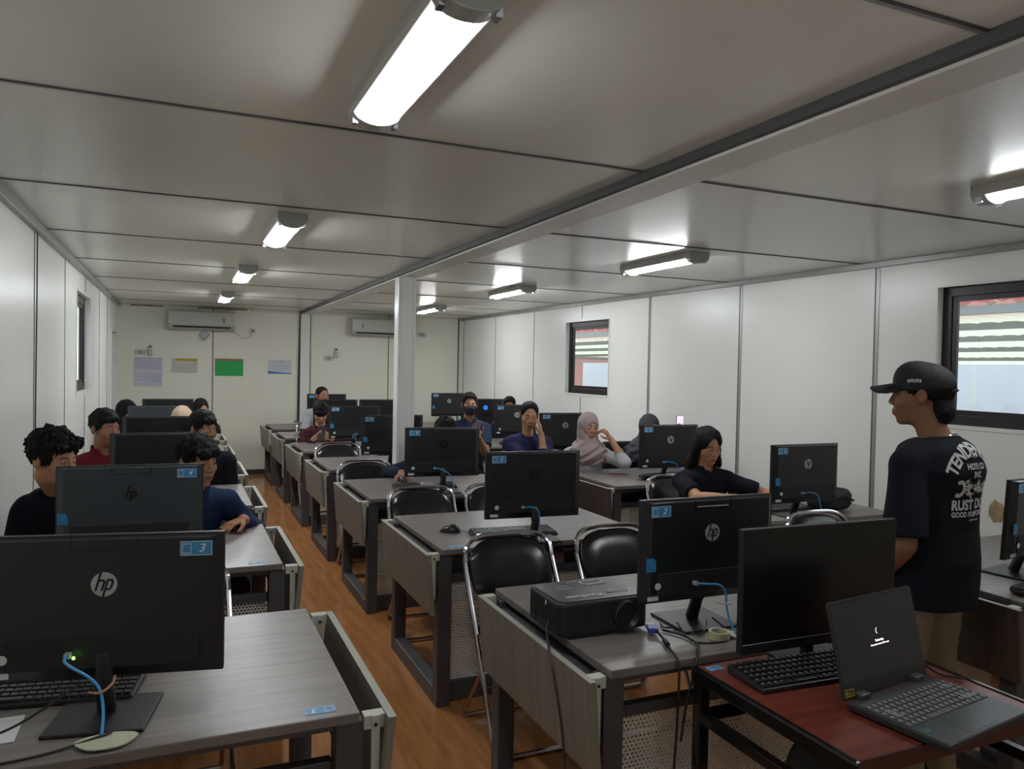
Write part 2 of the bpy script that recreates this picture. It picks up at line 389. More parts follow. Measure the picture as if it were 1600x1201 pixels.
# outside, seen through the right windows
def outside():
    g = MB().bx(4.7, 30, -6, 60, -0.3, -0.02).build('ground', mat('concrete_yard', (0.35, 0.34, 0.32), 0.8, noise=0.2)); struct(g)
    g2 = MB().bx(-12, XL-0.12, -6, 30, -0.3, -0.02).build('ground', mat('concrete_yard')); struct(g2)
    e = empty('site_hoarding', (5.9, 0, 0), 0, 'tall white sheet fence outside the right windows', 'fence')
    MB().bx(-0.012, 0.012, 0.6, 10.66, 0.0, 1.71).build('sheet', mat('white_sheet', (0.80, 0.86, 0.97), 0.6, noise=0.03, nscale=1.5), e)
    t = MB()
    for y in (3.7, 4.15, 7.5, 10.0): t.bx(-0.014, -0.011, y-0.014, y+0.014, 0.3, 1.7); t.bx(-0.0145, -0.011, y-0.05, y+0.05, 1.25, 1.34)
    t.build('tape', mat('pale_tape', (0.85, 0.88, 0.9), 0.5), e)
    p = MB()
    for y in (0.7, 3, 5.5, 8, 10.5): p.bx(0.012, 0.06, y-0.03, y+0.03, 0, 1.6)
    p.build('post', M_STRIP, e)
    e = empty('awning_roof', (0, 0, 0), 0, 'pale corrugated translucent awning on grey purlins outside', 'roof')
    def z(x): return 2.45-(x-8.3)*0.022
    c = MB(); N = 700
    c.grid(lambda u, v: Vector((8.3+v*24.0, 0+u*60.0, z(8.3+v*24)+0.045*math.sin(2*PI*u*60/0.32))), N*3, 1)
    mm = D.materials.new('translucent_sheet'); mm.use_nodes = True; nn = mm.node_tree.nodes; ll = mm.node_tree.links
    nn.remove(nn['Principled BSDF']); a = nn.new('ShaderNodeBsdfTranslucent'); a.inputs[0].default_value = (0.80, 0.84, 0.68, 1)
    bb = nn.new('ShaderNodeBsdfDiffuse'); bb.inputs[0].default_value = (0.7, 0.72, 0.62, 1); x = nn.new('ShaderNodeMixShader'); x.inputs[0].default_value = 0.25
    ll.new(a.outputs[0], x.inputs[1]); ll.new(bb.outputs[0], x.inputs[2]); ll.new(x.outputs[0], nn['Material Output'].inputs[0])
    c.build('corrugated_sheet', mm, e)
    steel = mat('grey_purlin', (0.25, 0.27, 0.27), 0.5)
    for xx in (8.35, 10.4, 12.8, 16.0, 20.5, 27.0): MB().bx(xx-0.04, xx+0.04, 0, 60, z(xx)-0.13, z(xx)-0.03).build('purlin', steel, e)
    for yy in (12.6, 22.0, 31.0): MB().bx(9.6, 9.7, yy-0.05, yy+0.05, 0, 2.3).build('post', steel, e)
    b = MB().tube([(9.6, 22, 2.0), (9.6, 12.7, 1.8)], 0.04, 6).build('rafter', steel, e)
    e = empty('red_roof', (0, 0, 0), 0, 'red ribbed roof edge above the pale awning outside', 'roof')
    c = MB(); c.grid(lambda u, v: Vector((8.28+v*1.2, 3.0+u*35, 2.455+0.75*v+0.008*math.sin(2*PI*u*35/0.2))), 1400, 1)
    rm = mm.copy(); rm.name = 'translucent_red'; 
    for q in rm.node_tree.nodes:
        if q.type in ('BSDF_TRANSLUCENT', 'BSDF_DIFFUSE'): q.inputs[0].default_value = (0.75, 0.22, 0.26, 1)
    c.build('red_sheet', rm, e)
    c = MB().bx(11.5, 11.6, 12.0, 40, 0, 1.95).build('red_wall', mat('red_paint_wall', (0.62, 0.34, 0.34), 0.7), e)
    tag(MB().bx(32, 32.2, 0, 60, 0, 3.0).build('far_wall', mat('pale_wall', (0.55, 0.58, 0.52), 0.8)), 'pale wall far beyond the awning', 'wall')
    e = MB().bx(-5.5, -5.2, 2, 14, 0, 3.4).build('neighbour_wall', mat('grey_green_wall', (0.30, 0.36, 0.30), 0.8, noise=0.3, nscale=2)); tag(e, 'grey green wall outside the left window', 'wall')
outside()

# ---------------------------------------------------------------- ceiling lamps
def lamp():
    e = empty('ceiling_lamp')
    L_ = 0.84
    b = MB()
    prof = [(-0.075, 0), (-0.078, -0.030), (-0.070, -0.040), (0.070, -0.040), (0.078, -0.030), (0.075, 0)]
    b.prism(prof, lambda u, v, t: Vector((u, t, v)), -L_/2, L_/2); b.build('lamp_body', M_WHITE, e, bevel=0.002)
    d = MB(); n = 12; pr = [(0.035*math.cos(PI*i/n), -0.038-0.026*math.sin(PI*i/n)) for i in range(n+1)]
    d.prism(pr, lambda u, v, t: Vector((u, t, v)), -L_/2+0.05, L_/2-0.05)
    em = mat('lit_diffuser', (0.9, 0.9, 0.9), 0.4, emit=(0.93, 0.97, 1.0), estr=LAMP_STRENGTH)
    d.build('diffuser', em, e, smooth=True)
    for s in (-1, 1):
        c = MB(); pr2 = [(0.074*math.cos(PI*i/n), -0.028-0.044*math.sin(PI*i/n)) for i in range(n+1)]
        pr2 = [(0.074, 0)]+pr2+[(-0.074, 0)]
        y0, y1 = (L_/2-0.05, L_/2+0.012) if s > 0 else (-L_/2-0.012, -L_/2+0.05)
        c.prism(pr2, lambda u, v, t: Vector((u, t, v)), y0, y1)
        cap = c.build('end_cap', mat('grey_green_plastic', (0.42, 0.45, 0.41), 0.35), e, bevel=0.003)
        for x in (-0.060, 0.060): MB().box((x, s*(L_/2-0.02), -0.042), (0.014, 0.03, 0.05)).build('clip', M_CHROME, cap)
    return e
lamp0 = lamp()
first = True
LAMPS = [(0.525, 1.85, 'brightest nearest white tube lamp on the ceiling, its end cut by the top edge'),
         (0.53, 4.47, 'second tube lamp from the camera in the left ceiling row'),
         (0.50, 6.80, 'third tube lamp from the camera in the left ceiling row'),
         (0.49, 9.30, 'farthest small tube lamp of the left ceiling row above the air conditioner'),
         (3.02, 1.69, 'tube lamp cut by the right edge of the picture'),
         (3.08, 4.48, 'long white tube lamp on the right ceiling above the middle of the white wall'),
         (2.99, 6.90, 'third tube lamp of the right ceiling row, left of the small window'),
         (3.02, 9.60, 'farthest tube lamp of the right ceiling row, just right of the white column')]
LAMPS.sort(key=lambda q: abs(q[1]-4.36))
for x, y, lb in LAMPS:
    o = lamp0 if first else copy_tree(lamp0); first = False
    k = 0.72 if y < 2.2 else (1.0 if y < 5 else 1.65)
    if k != 1.0:
        for c in D.objects:
            if c.parent is o and c.name.startswith('diffuser'):
                nm = 'lit_diffuser_%d' % int(k*100)
                c.data = c.data.copy(); c.data.materials[0] = mat(nm, (0.9, 0.9, 0.9), 0.4, emit=(0.93, 0.97, 1.0), estr=LAMP_STRENGTH*k)
    o.location = (x, y, H); tag(o, lb, 'lamp', 'ceiling tube lamps')
# ---------------------------------------------------------------- desks
ROWY = [1.86, 3.38, 4.83, 6.25, 7.66, 9.05, 10.38]      # near (panel side) edge of each row
DD = 0.87
CX0 = {'L': -0.155, 'M': 1.715, 'R': 3.545}              # centre x of each column of desks
DW = {'L': 1.15, 'M': 1.15, 'R': 1.15}
def desk(side_mat, leafs, edge_mat=None, shadow=True):
    e = empty('computer_desk'); w = 1.15; hw = w/2
    t = MB().bx(-hw, hw, 0, DD, 0.724, 0.75).build('tabletop', M_TOP, e, bevel=0.003)
    t2 = MB().bx(-hw+0.03, hw-0.03, 0.03, DD-0.03, 0.70, 0.724).build('tabletop_rail', M_FRAME, e)
    for s in (-1, 1):
        xo, xi = s*(hw+0.012), s*(hw-0.055)
        f = MB().bx(xo, xi, 0.015, 0.085, 0.0, 0.722).build('leg', M_FRAME, e, bevel=0.004)
        f = MB().bx(xo, xi, DD-0.085, DD-0.015, 0.0, 0.722).build('leg', M_FRAME, e, bevel=0.004)
        MB().bx(xo, xi, 0.085, DD-0.085, 0.0, 0.075).build('foot_rail', M_FRAME, e, bevel=0.004); MB().bx(xo, xi, 0.085, DD-0.085, 0.66, 0.70).build('side_rail', M_FRAME, e, bevel=0.004)
    MB().bx(-hw+0.055, hw-0.055, 0.075, 0.079, 0.10, 0.575).build('modesty_panel', M_PERF, e)
    MB().bx(-hw+0.055, hw-0.055, 0.06, 0.20, 0.0, 0.10).build('cable_trough', M_FRAME, e, bevel=0.003); MB().bx(-hw+0.055, hw-0.055, 0.06, 0.095, 0.575, 0.61).build('cross_bar', M_FRAME, e, bevel=0.003)
    MB().bx(-hw+0.055, hw-0.055, 0.11, DD-0.1, 0.565, 0.577).build('shelf', M_DARK, e)
    for s in leafs:
        # folding side leaf, hanging a little off the vertical
        xt, xb = s*(hw+0.085), s*(hw+0.060)
        b = MB(); th = 0.02*s
        b.prism([(xt, 0.738), (xt-th, 0.738), (xb-th, 0.455), (xb, 0.455)], lambda u, v, q: Vector((u, q, v)), -0.03, DD-0.03)
        lf = b.build('side_leaf', side_mat, e, bevel=0.002)
        b = MB().bx(xt+0.0005*s, xt-th-0.0005*s, -0.031, DD-0.029, 0.7375, 0.7395).build('edge_strip', M_EDGE, lf)
        for y in (0.005, DD-0.045):
            k = MB().bx(s*(hw+0.012), s*(hw+0.066), y, y+0.035, 0.70, 0.735); k.bx(s*(hw+0.030), s*(hw+0.052), y-0.004, y+0.004, 0.52, 0.735)
            kk = k.build('bracket', M_CREAMB, e, bevel=0.002)
            MB().cyl((s*(hw+0.04), y-0.0045, 0.712), (s*(hw+0.04), y-0.007, 0.712), 0.005, n=10).build('bolt', M_DARK, kk)
    return e
ROWN = ['front row', 'second row', 'third row', 'fourth row', 'fifth row', 'sixth row', 'back row']
DESKS = {}
protoM, protoL, protoR = desk(M_SIDE, (-1,)), desk(M_SIDE, (1,)), desk(M_BROWN, (-1,))
for cl, pr in (('L', protoL), ('M', protoM), ('R', protoR)):
    for i in range(7):
        o = pr if i == 0 else copy_tree(pr)
        o.location = (CX0[cl], ROWY[i], 0); DESKS[cl, i] = o
dl = {
 'L': ['grey laminate desk lowest at the left, under the large monitor with label 3', 'grey laminate desk behind the large left monitor, phone on its corner',
       'left column desk beside the man in maroon, third from the camera', 'left column desk, fourth from the camera, mostly hidden by students',
       'left column desk, fifth from the camera, mostly hidden by students', 'left column desk, sixth from the camera, mostly hidden by students', 'left column desk nearest the back wall'],
 'M': ['grey laminate desk carrying the projector and the monitor labelled 2', 'middle desk with the mouse and keyboard of the monitor labelled 5',
       'middle desk with a hand resting on a mouse', 'middle desk just behind the second pair of chairs, fourth from the camera',
       'middle desk under the hands of the person in plaid', 'small middle desk, second from the back wall', 'middle desk nearest the back wall'],
 'R': ['desk cut by the right edge beside the standing man', 'right desk with the dark bag behind monitor 6, along the white wall', 'right desk with the dark brown side leaf and a phone on top',
       'right column desk behind the woman in navy, fourth from the camera', 'right column desk in front of the masked man, fifth from the camera', 'right column desk under the blue lit logo monitor', 'right column desk nearest the back wall']}
for (cl, i), o in DESKS.items():
    tag(o, dl[cl][i], 'desk', {'L': 'desks of the left column', 'M': 'desks of the middle column', 'R': 'desks of the right column'}[cl])

def number_label(parent, c, u, v, w, h, num, mirror=False, name='number_label'):
    """a small blue printed sticker: c centre, u and v unit axes, w x h metres"""
    c, u, v = Vector(c), Vector(u), Vector(v); n = u.cross(v)
    b = MB()
    P = lambda x, y, t: c+u*x+v*y+n*t
    b.prism([(-w/2, -h/2), (w/2, -h/2), (w/2, h/2), (-w/2, h/2)], P, 0, 0.0006)
    o = b.build(name, M_LBL, parent)
    d = MB()
    for x0, x1, y0, y1 in ((-w*.49, w*.49, h*.44, h*.48), (-w*.49, w*.49, -h*.48, -h*.44), (-w*.49, -w*.47, -h*.48, h*.48), (w*.47, w*.49, -h*.48, h*.48),
                           (-w*.43, -w*.16, h*.28, h*.34), (-w*.43, -w*.16, -h*.36, -h*.30), (-w*.43, -w*.41, -h*.36, h*.34), (-w*.18, -w*.16, -h*.36, h*.34)):
        d.prism([(x0, y0), (x1, y0), (x1, y1), (x0, y1)], P, 0.0007, 0.0010)
    if num: add_text(d, num, lambda x, y: P(w*.17+x, y, 0.0012), h*.78, bold=0.0006, shear=0.25)
    d.build('print', M_LBLW, o)
    return o
for k_ in (('L', 0), ('L', 1), ('M', 0)):                # these three have no under-shelf
    for c in list(D.objects):
        if c.parent is DESKS[k_] and c.name.startswith('shelf'): D.objects.remove(c)
# labels lying on the near corners of the desktops
number_label(DESKS['L', 0], (0.485, 0.045, 0.7505), (-1, 0, 0), (0, -1, 0), 0.075, 0.036, '3')
number_label(DESKS['L', 1], (0.475, 0.05, 0.7505), (-1, 0, 0), (0, -1, 0), 0.075, 0.036, '4')
number_label(DESKS['M', 1], (-0.49, 0.045, 0.7505), (1, 0, 0), (0, 1, 0), 0.075, 0.036, '5')
for cl, i in (('L', 0), ('L', 1), ('L', 2), ('M', 0), ('M', 1), ('M', 2), ('R', 1), ('R', 2)):
    gx = {('L', 0): 0.035, ('M', 0): 0.005}.get((cl, i), 0.02)
    ring = MB(); ring.lathe((0, 0, 0), [(0.030, 0), (0.040, 0), (0.040, 0.004), (0.032, 0.006), (0.030, 0.004)], 24, loop=True)
    ring.build('cable_grommet', mat('cream_grommet', (0.50, 0.48, 0.30), 0.5), DESKS[cl, i], smooth=True, loc=(gx, 0.065, 0.7502))
# the pale scraps of card around the near left grommet
MB().prism([(0.062*math.cos(a)*(1+0.12*math.sin(3*a)), 0.040*math.sin(a)) for a in [2*PI*i/20 for i in range(20)]], lambda u, v, t: Vector((0.015+u, 0.045+v*1.0, 0.751+t)), 0.006, 0.0085).build('card_scrap', mat('cream_card', (0.50, 0.50, 0.36), 0.8), DESKS['L', 0])
# bits left in the open shelf of the second middle desk
pk = MB().box((0, 0, 0.045), (0.17, 0.10, 0.085)).build('red_paper_packet', mat('red_paper', (0.45, 0.08, 0.08), 0.7, col2=(0.62, 0.42, 0.36), nscale=14), bevel=0.012)
pk.location = (CX0['M']+0.05, ROWY[1]+0.165, 0.579); tag(pk, 'crumpled red and beige packet in the desk shelf between the two front chairs', 'packet')

# ---------------------------------------------------------------- folding chairs
def chair_path(w=0.22):
    pts = [(-w, -0.23, 0.012), (-w, -0.02, 0.40), (-w, 0.10, 0.60), (-w*0.985, 0.165, 0.72)]
    for i in range(0, 13):
        a = PI*i/12; ca = math.cos(a); sa = math.sin(a)
        pts.append((-w*0.985*math.copysign(abs(ca)**0.55, ca), 0.165+0.045*sa, 0.725+0.11*sa**0.6 if sa > 1e-9 else 0.725))
    pts += [(w*0.985, 0.165, 0.72), (w, 0.10, 0.60), (w, -0.02, 0.40), (w, -0.23, 0.012)]
    return pts
def folding_chair():
    e = empty('folding_chair'); w = 0.22
    MB().tube(smooth_path(chair_path(w), 3), 0.0115, 8).build('back_frame', M_CHROME, e, smooth=True)
    for s in (-1, 1):
        MB().tube([(s*0.195, -0.12, 0.425), (s*0.197, 0.02, 0.25), (s*0.2, 0.20, 0.025)], 0.010, 8).build('leg', M_RUST, e, smooth=True)
    for y_, z_, w_, r_ in ((0.20, 0.012, 0.2, 0.011), (-0.23, 0.012, 0.22, 0.011), (0.06, 0.19, 0.197, 0.008)): MB().tube([(-w_, y_, z_), (w_, y_, z_)], r_, 8).build('cross_bar', M_CHROME, e, smooth=True)
    b = MB(); n = 28
    def se(t, rx, ry, p=0.55):
        c, s_ = math.cos(t), math.sin(t); return (rx*math.copysign(abs(c)**p, c), ry*math.copysign(abs(s_)**p, s_))
    def ring(k, yoff, zc, rx, rz):
        out = []
        for i in range(n):
            x, z = se(2*PI*i/n, rx, rz, 0.55 if math.sin(2*PI*i/n) < 0 else 0.72); y = 0.105+(zc+z-0.60)*0.45 + 0.30*x*x*-1 + yoff
            out.append(Vector((x, y+0.01, zc+z)))
        return out
    rings = [ring(0, -0.028, 0.69, 0.10, 0.055), ring(0, -0.026, 0.69, 0.165, 0.10), ring(0, -0.012, 0.69, 0.198, 0.125), ring(0, 0.0, 0.69, 0.203, 0.130), ring(0, 0.012, 0.69, 0.196, 0.124), ring(0, 0.016, 0.69, 0.10, 0.06)]
    vs = [v for r in rings for v in r]; fs = [(k*n+i, k*n+(i+1) % n, (k+1)*n+(i+1) % n, (k+1)*n+i) for k in range(5) for i in range(n)]
    fs += [tuple(range(n)), tuple(range(6*n-1, 5*n-1, -1))]
    b.add(vs, fs); b.build('backrest', M_LEATH, e, smooth=True)
    b = MB()
    def sring(z, rx, ry): return [Vector((se(2*PI*i/n, rx, ry)[0], -0.04+se(2*PI*i/n, rx, ry)[1], z)) for i in range(n)]
    R_ = [sring(0.425, 0.17, 0.16), sring(0.43, 0.195, 0.19), sring(0.445, 0.20, 0.195), sring(0.463, 0.19, 0.185), sring(0.468, 0.10, 0.10)]
    b.add([v for r in R_ for v in r], [(k*n+i, k*n+(i+1) % n, (k+1)*n+(i+1) % n, (k+1)*n+i) for k in range(4) for i in range(n)]+[tuple(range(n)), tuple(range(5*n-1, 4*n-1, -1))])
    b.build('seat', M_LEATH, e, smooth=True)
    return e
# x, y of the chair centre, label
CHAIRS = [(1.415, 3.06, 'empty folding chair nearest the camera, left of the pair at the front', 0.0),
          (1.985, 3.06, 'empty folding chair just left of the monitor labelled 2', 0.0),
          (1.43, 4.50, 'empty folding chair behind the desk with the computer mouse', 0.0),
          (1.945, 4.50, 'folding chair half hidden by the monitor labelled 5', 0.0),
          (1.39, 5.95, 'empty folding chair left of the white column, nearer one', 0.0),
          (1.44, 7.35, 'empty folding chair in front of the person in plaid', 0.0),
          (-0.03, 2.98, 'folding chair glimpsed right of the monitor labelled 3', 0.0),
          (3.27, 3.02, 'folding chair whose rim shows in front of monitor 6', 0.0),
          (2.76, 5.97, 'folding chair under the woman in navy', 0.0),
          (3.35, 4.50, 'folding chair under the long haired man', 0.0),
          (0.09, 4.55, 'folding chair under the young man in the navy shirt', 0.0),
          (-0.52, 4.52, 'folding chair under the curly haired man', 0.0),
          (0.19, 6.0, 'folding chair under the man in black at the left', 0.0),
          (-0.45, 6.0, 'folding chair under the man in maroon', 0.0),
          (1.93, 5.98, 'folding chair under the person hidden behind monitor 8', 0.0),
          (1.47, 8.83, 'folding chair under the person in plaid', 0.0),
          (1.66, 10.2, 'folding chair under the man in light grey', 0.0),
          (2.72, 7.4, 'folding chair under the masked man', 0.0),
          (3.22, 5.98, 'folding chair under the woman in the pale pink hijab', 0.0)]
ch0 = folding_chair()
for i, (x, y, lb, rz) in enumerate(CHAIRS):
    o = ch0 if i == 0 else copy_tree(ch0)
    o.location = (x, y, 0); o.rotation_euler = (0, 0, rz); tag(o, lb, 'chair', 'black folding chairs with chrome frames')
def office_chair(x, y, lb):
    e = empty('office_chair', (x, y, 0)); tag(e, lb, 'chair')
    b = MB(); b.rbox((0, 0.22, 0.72), (0.42, 0.06, 0.42), 0.028); b.build('backrest', M_PBLK2, e, bevel=0.02)
    b = MB(); b.rbox((0, 0, 0.45), (0.44, 0.42, 0.07), 0.06); b.build('seat', M_PBLK2, e, bevel=0.015)
    MB().cyl((0, 0, 0.06), (0, 0, 0.42), 0.025).build('gas_post', M_PBLK, e)
    MB().tube([(0, 0.1, 0.42), (0, 0.25, 0.43), (0, 0.262, 0.6)], 0.018).build('back_bracket', M_PBLK, e)
    for k in range(5):
        a = 2*PI*k/5
        lg = MB().tube([(0, 0, 0.08), (0.24*math.cos(a), 0.24*math.sin(a), 0.06)], [0.022, 0.014]).build('leg', M_PBLK, e)
        MB().ell((0.24*math.cos(a), 0.24*math.sin(a), 0.025), (0.022, 0.022, 0.025), 10, 6).build('caster', M_PBLK2, lg, smooth=True)
    return e
office_chair(3.88, 6.02, 'black office chair right of the woman in the pale pink hijab')

# ---------------------------------------------------------------- monitors (all-in-one computers)
HPSTROKES = [[(-0.23, 1.04), (-0.63, -0.46)], [(-0.42, 0.30), (-0.05, 0.36), (0.03, 0.20), (-0.17, -0.46)],
             [(0.30, 0.40), (-0.10, -1.06)], [(0.30, 0.36), (0.62, 0.36), (0.66, 0.16), (0.53, -0.26), (0.42, -0.40), (0.10, -0.40)]]
def hp_logo(parent, P, r, disc, ink):
    b = MB(); b.prism([(r*math.cos(2*PI*i/32), r*math.sin(2*PI*i/32)) for i in range(32)], P, 0.0, 0.0012)
    o = b.build('logo', disc, parent)
    k = MB(); wd = 0.17*r
    for st in HPSTROKES:
        for (x0, y0), (x1, y1) in zip(st[:-1], st[1:]):
            dx, dy = (x1-x0)*r, (y1-y0)*r; l = math.hypot(dx, dy); ex, ey = dx/l*wd*0.25, dy/l*wd*0.25
            if abs(dx) > abs(dy): q = [(x0*r-ex, y0*r-wd/2), (x1*r+ex, y1*r-wd/2), (x1*r+ex, y1*r+wd/2), (x0*r-ex, y0*r+wd/2)]
            else: q = [(x0*r-ex-wd/2*1.05, y0*r-ey), (x0*r-ex+wd/2*1.05, y0*r-ey), (x1*r+ex+wd/2*1.05, y1*r+ey), (x1*r+ex-wd/2*1.05, y1*r+ey)]
            k.prism(q, P, 0.0012, 0.0018)
    k.build('logo_letters', ink, o)
    return o
def monitor(x, y, yaw, label, number='', logo='silver', lbl_side=-1, ztop=1.19, w=0.52, hh=0.335, tilt=0.0, round_st=True, blue_sq=True, cam='slot', base=True, facing=1, z0=0.75, brand=True, plain=False, basey=0.10, slate=False):
    """back faces -y; the screen faces +y; panel bottom at ztop-hh"""
    e = empty('desktop_monitor', (x, y, z0), yaw); tag(e, label, 'monitor')
    zt = ztop-z0; zb = zt-hh; hw = w/2; tl = math.tan(tilt)
    Y = lambda z, d: d+(z-(zt+zb)/2)*tl
    P = lambda d: (lambda u, v, t=0: Vector((u, Y(v, d-t), v)))
    b = MB()
    prof = [(-hw, zb), (hw, zb), (hw, zt), (-hw, zt)]
    b.prism(prof, P(0.010), -0.016, 0.002)     # front slab: y from 0.026 to 0.008
    b.build('screen_housing', M_PBLK, e, bevel=0.002)
    b = MB()
    i1 = 0.004; i2 = 0.030
    o_ = [(-hw+i1, zb+i1), (hw-i1, zb+i1), (hw-i1, zt-i1), (-hw+i1, zt-i1)]; q_ = [(-hw+i2, zb+i2*1.2), (hw-i2, zb+i2*1.2), (hw-i2, zt-i2*0.3), (-hw+i2, zt-i2*0.3)]
    vs = [Vector((u, Y(v, 0.008), v)) for u, v in o_]+[Vector((u, Y(v, -0.012), v)) for u, v in q_]
    b.add(vs, [(0, 1, 5, 4), (1, 2, 6, 5), (2, 3, 7, 6), (3, 0, 4, 7), (4, 5, 6, 7), (3, 2, 1, 0)])
    bk = b.build('back_cover', M_MON_SHEEN if slate else M_MONB, e)
    # lower service bay, groove above it, vent slot, camera
    bay = zb+hh*0.30
    b = MB(); b.prism([(-hw*0.80, zb+0.03), (hw*0.80, zb+0.03), (hw*0.80, bay), (-hw*0.80, bay)], P(-0.012), -0.001, 0.004)
    b.build('port_bay', M_PBLK2, e, bevel=0.002)
    if cam:
        b = MB(); cw, c0, c1 = 0.072, zt-0.034, zt-0.012
        for a0, a1, b0, b1 in ((-cw, cw, c0, c0+0.0016), (-cw, -cw+0.0016, c0, c1+0.008), (cw-0.0016, cw, c0, c1+0.008)):
            b.prism([(a0, b0), (a1, b0), (a1, b1), (a0, b1)], P(-0.012), 0, 0.0008)
        b.build('camera_slot', M_EMB, e)
    if cam == 'bar':
        b = MB(); b.prism([(-0.062, zt-0.028), (0.062, zt-0.028), (0.062, zt-0.0245), (-0.062, zt-0.0245)], P(-0.012), 0, 0.0015)
        b.build('silver_bar', M_SILV, e)
    lp = {'silver': (M_SILV, M_PBLK2), 'dark': (M_EMB, M_MONB), 'blue': (M_BLUEL, M_PBLK2), 'emb': (mat('logo_grey', (0.03, 0.035, 0.04), 0.3), M_EMB)}[logo] if logo else None
    if lp and brand:
        hp_logo(e, lambda u, v, t: Vector((u, Y(v+zt-0.115, -0.012-t), v+zt-0.115)), 0.029, *lp)
    sx = lbl_side
    if number is not None:
        c = (sx*(hw-0.062), Y(zt-0.035, -0.0125), zt-0.035)
        number_label(e, c, (1, 0, 0), (0, 0, 1), 0.074, 0.036, number)
    if round_st:
        b = MB(); b.prism([(0.0115*math.cos(2*PI*i/20), 0.0115*math.sin(2*PI*i/20)) for i in range(20)], lambda u, v, t: Vector((-hw+0.052+u, Y(zb+0.062+v, -0.0175-t), zb+0.062+v)), 0, 0.001)
        b.build('round_sticker', M_WHITE, e)
        b = MB(); b.prism([(-0.02, -0.007), (0.02, -0.007), (0.02, 0.007), (-0.02, 0.007)], lambda u, v, t: Vector((-hw+0.042+u, Y(zb+0.02+v, -0.004-t), zb+0.02+v)), 0, 0.003)
        b.build('white_sticker', M_PAPER, e)
    if blue_sq:
        b = MB(); b.prism([(-0.018, -0.02), (0.018, -0.02), (0.018, 0.012), (0.008, 0.024), (-0.018, 0.024)], lambda u, v, t: Vector((-hw+0.028+u, Y(zb+0.13+v, -0.0125-t), zb+0.13+v)), 0, 0.001)
        b.build('blue_sticker', mat('blue_sticker', srgb(50, 125, 175), 0.4), e)
    if base:
        st = MB(); st.prism([(-0.028, 0.012), (0.028, 0.012), (0.03, bay+0.0), (-0.03, bay+0.0)], lambda u, v, t: Vector((u, basey-0.07+t-(0.0 if v > 0.05 else -0.0), v)), -0.0, 0.028)
        nk = MB(); nk.tube([(0, basey, 0.012), (0, basey-0.03, 0.09), (0, 0.0, 0.16)], [0.022, 0.02, 0.022], 10).build('stand_neck', M_PBLK, e, smooth=True)
        MB().bx(-0.11, 0.11, basey-0.12, basey+0.09, 0.0, 0.009).build('stand_base', M_PBLK, e, bevel=0.003)
    sc = MB(); sc.prism([(-hw+0.006, zb+0.03), (hw-0.006, zb+0.03), (hw-0.006, zt-0.006), (-hw+0.006, zt-0.006)], P(0.0265), -0.001, 0.0)
    sc.build('screen', M_SCR, e)
    return e
MON = {}
def mm(key, *a, **k): MON[key] = monitor(*a, **k); return MON[key]
R_ = math.radians
mm('L0', -0.155, 2.055, R_(-11), 'large black all-in-one computer at the lower left, back label 3', '3', 'silver', 1, blue_sq=False, cam='slot', w=0.535, hh=0.345, basey=0.02)
mm('L1', -0.168, 3.40, R_(-3.5), 'bluish black monitor with label 4 between the two nearest left students', '4', 'emb', 1, w=0.535, round_st=False, slate=True)
mm('L2', -0.10, 4.95, 0, 'dark monitor beside the man in the maroon shirt', None, None, 1, ztop=1.185, round_st=False, blue_sq=False, cam=None)
mm('L3', -0.12, 6.36, 0, 'dark monitor in the fourth left row, above the one by the man in maroon', None, None, 1, round_st=False, blue_sq=False, cam=None)
mm('L4', -0.165, 7.85, 0, 'pale reflecting monitor beside the cream hijab in the left rows', None, 'emb', 1, round_st=False, blue_sq=False, slate=True)
mm('L5', -0.10, 9.27, 0, 'farthest left monitor, in front of the cream back wall', None, None, 1, round_st=False, blue_sq=False, cam=None)
mm('M0', 1.635, 2.06, R_(-1), 'black monitor labelled 2 with silver logo, on the projector desk', '2', 'silver', -1, cam='bar', w=0.53, hh=0.338, basey=0.09)
mm('M1', 1.650, 3.47, R_(-4), 'black monitor labelled 5 in the middle of the room', '5', 'dark', -1, w=0.508, blue_sq=False, basey=-0.0)
mm('M2', 1.670, 4.98, R_(-6), 'black monitor labelled 8 right of the white column, dark round logo', '8', 'dark', -1, blue_sq=False, basey=0.0)
mm('M3', 1.670, 6.32, R_(-4), 'black monitor cut in two by the white column', '9', None, -1)
mm('M4', 1.660, 7.78, R_(-3), 'black monitor with a blue sticker, just left of the white column', '14', None, -1)
mm('M5', 1.720, 9.15, 0, 'black monitor behind the head of the person in plaid', '', 'emb', -1, blue_sq=True, round_st=False)
mm('M6', 1.850, 10.48, 0, 'farthest middle monitor behind the man in light grey', '', None, -1, blue_sq=False, round_st=False, ztop=1.205)
mm('M5b', 2.15, 8.86, R_(3), 'small dark monitor top in front of the maroon headscarf', None, None, -1, w=0.42, blue_sq=False, round_st=False, cam=None, ztop=1.205, z0=0.75)
mm('R6', 3.60, 10.50, 0, 'farthest right monitor, left of the masked man', '', 'silver', -1, ztop=1.225, blue_sq=True, round_st=False)
mm('R5', 3.66, 9.22, 0, 'black monitor with a glowing blue logo behind the masked man', None, 'blue', -1, ztop=1.20, blue_sq=False, round_st=False)
mm('R4', 3.53, 7.93, 0, 'dark monitor with label and silver logo behind the woman in navy', '', 'silver', -1, blue_sq=False)
mm('R3', 3.30, 6.30, R_(-4), 'black monitor between the woman in navy and the pale pink hijab', '10', 'silver', -1, ztop=1.20, blue_sq=False, w=0.50)
mm('R2', 3.505, 4.93, R_(-3), 'black monitor labelled 7 behind the long haired man', '7', 'silver', -1, blue_sq=False)
mm('R1', 3.425, 3.44, R_(1), 'black monitor labelled 6 left of the dark bag', '6', 'silver', -1, ztop=1.19, hh=0.345)
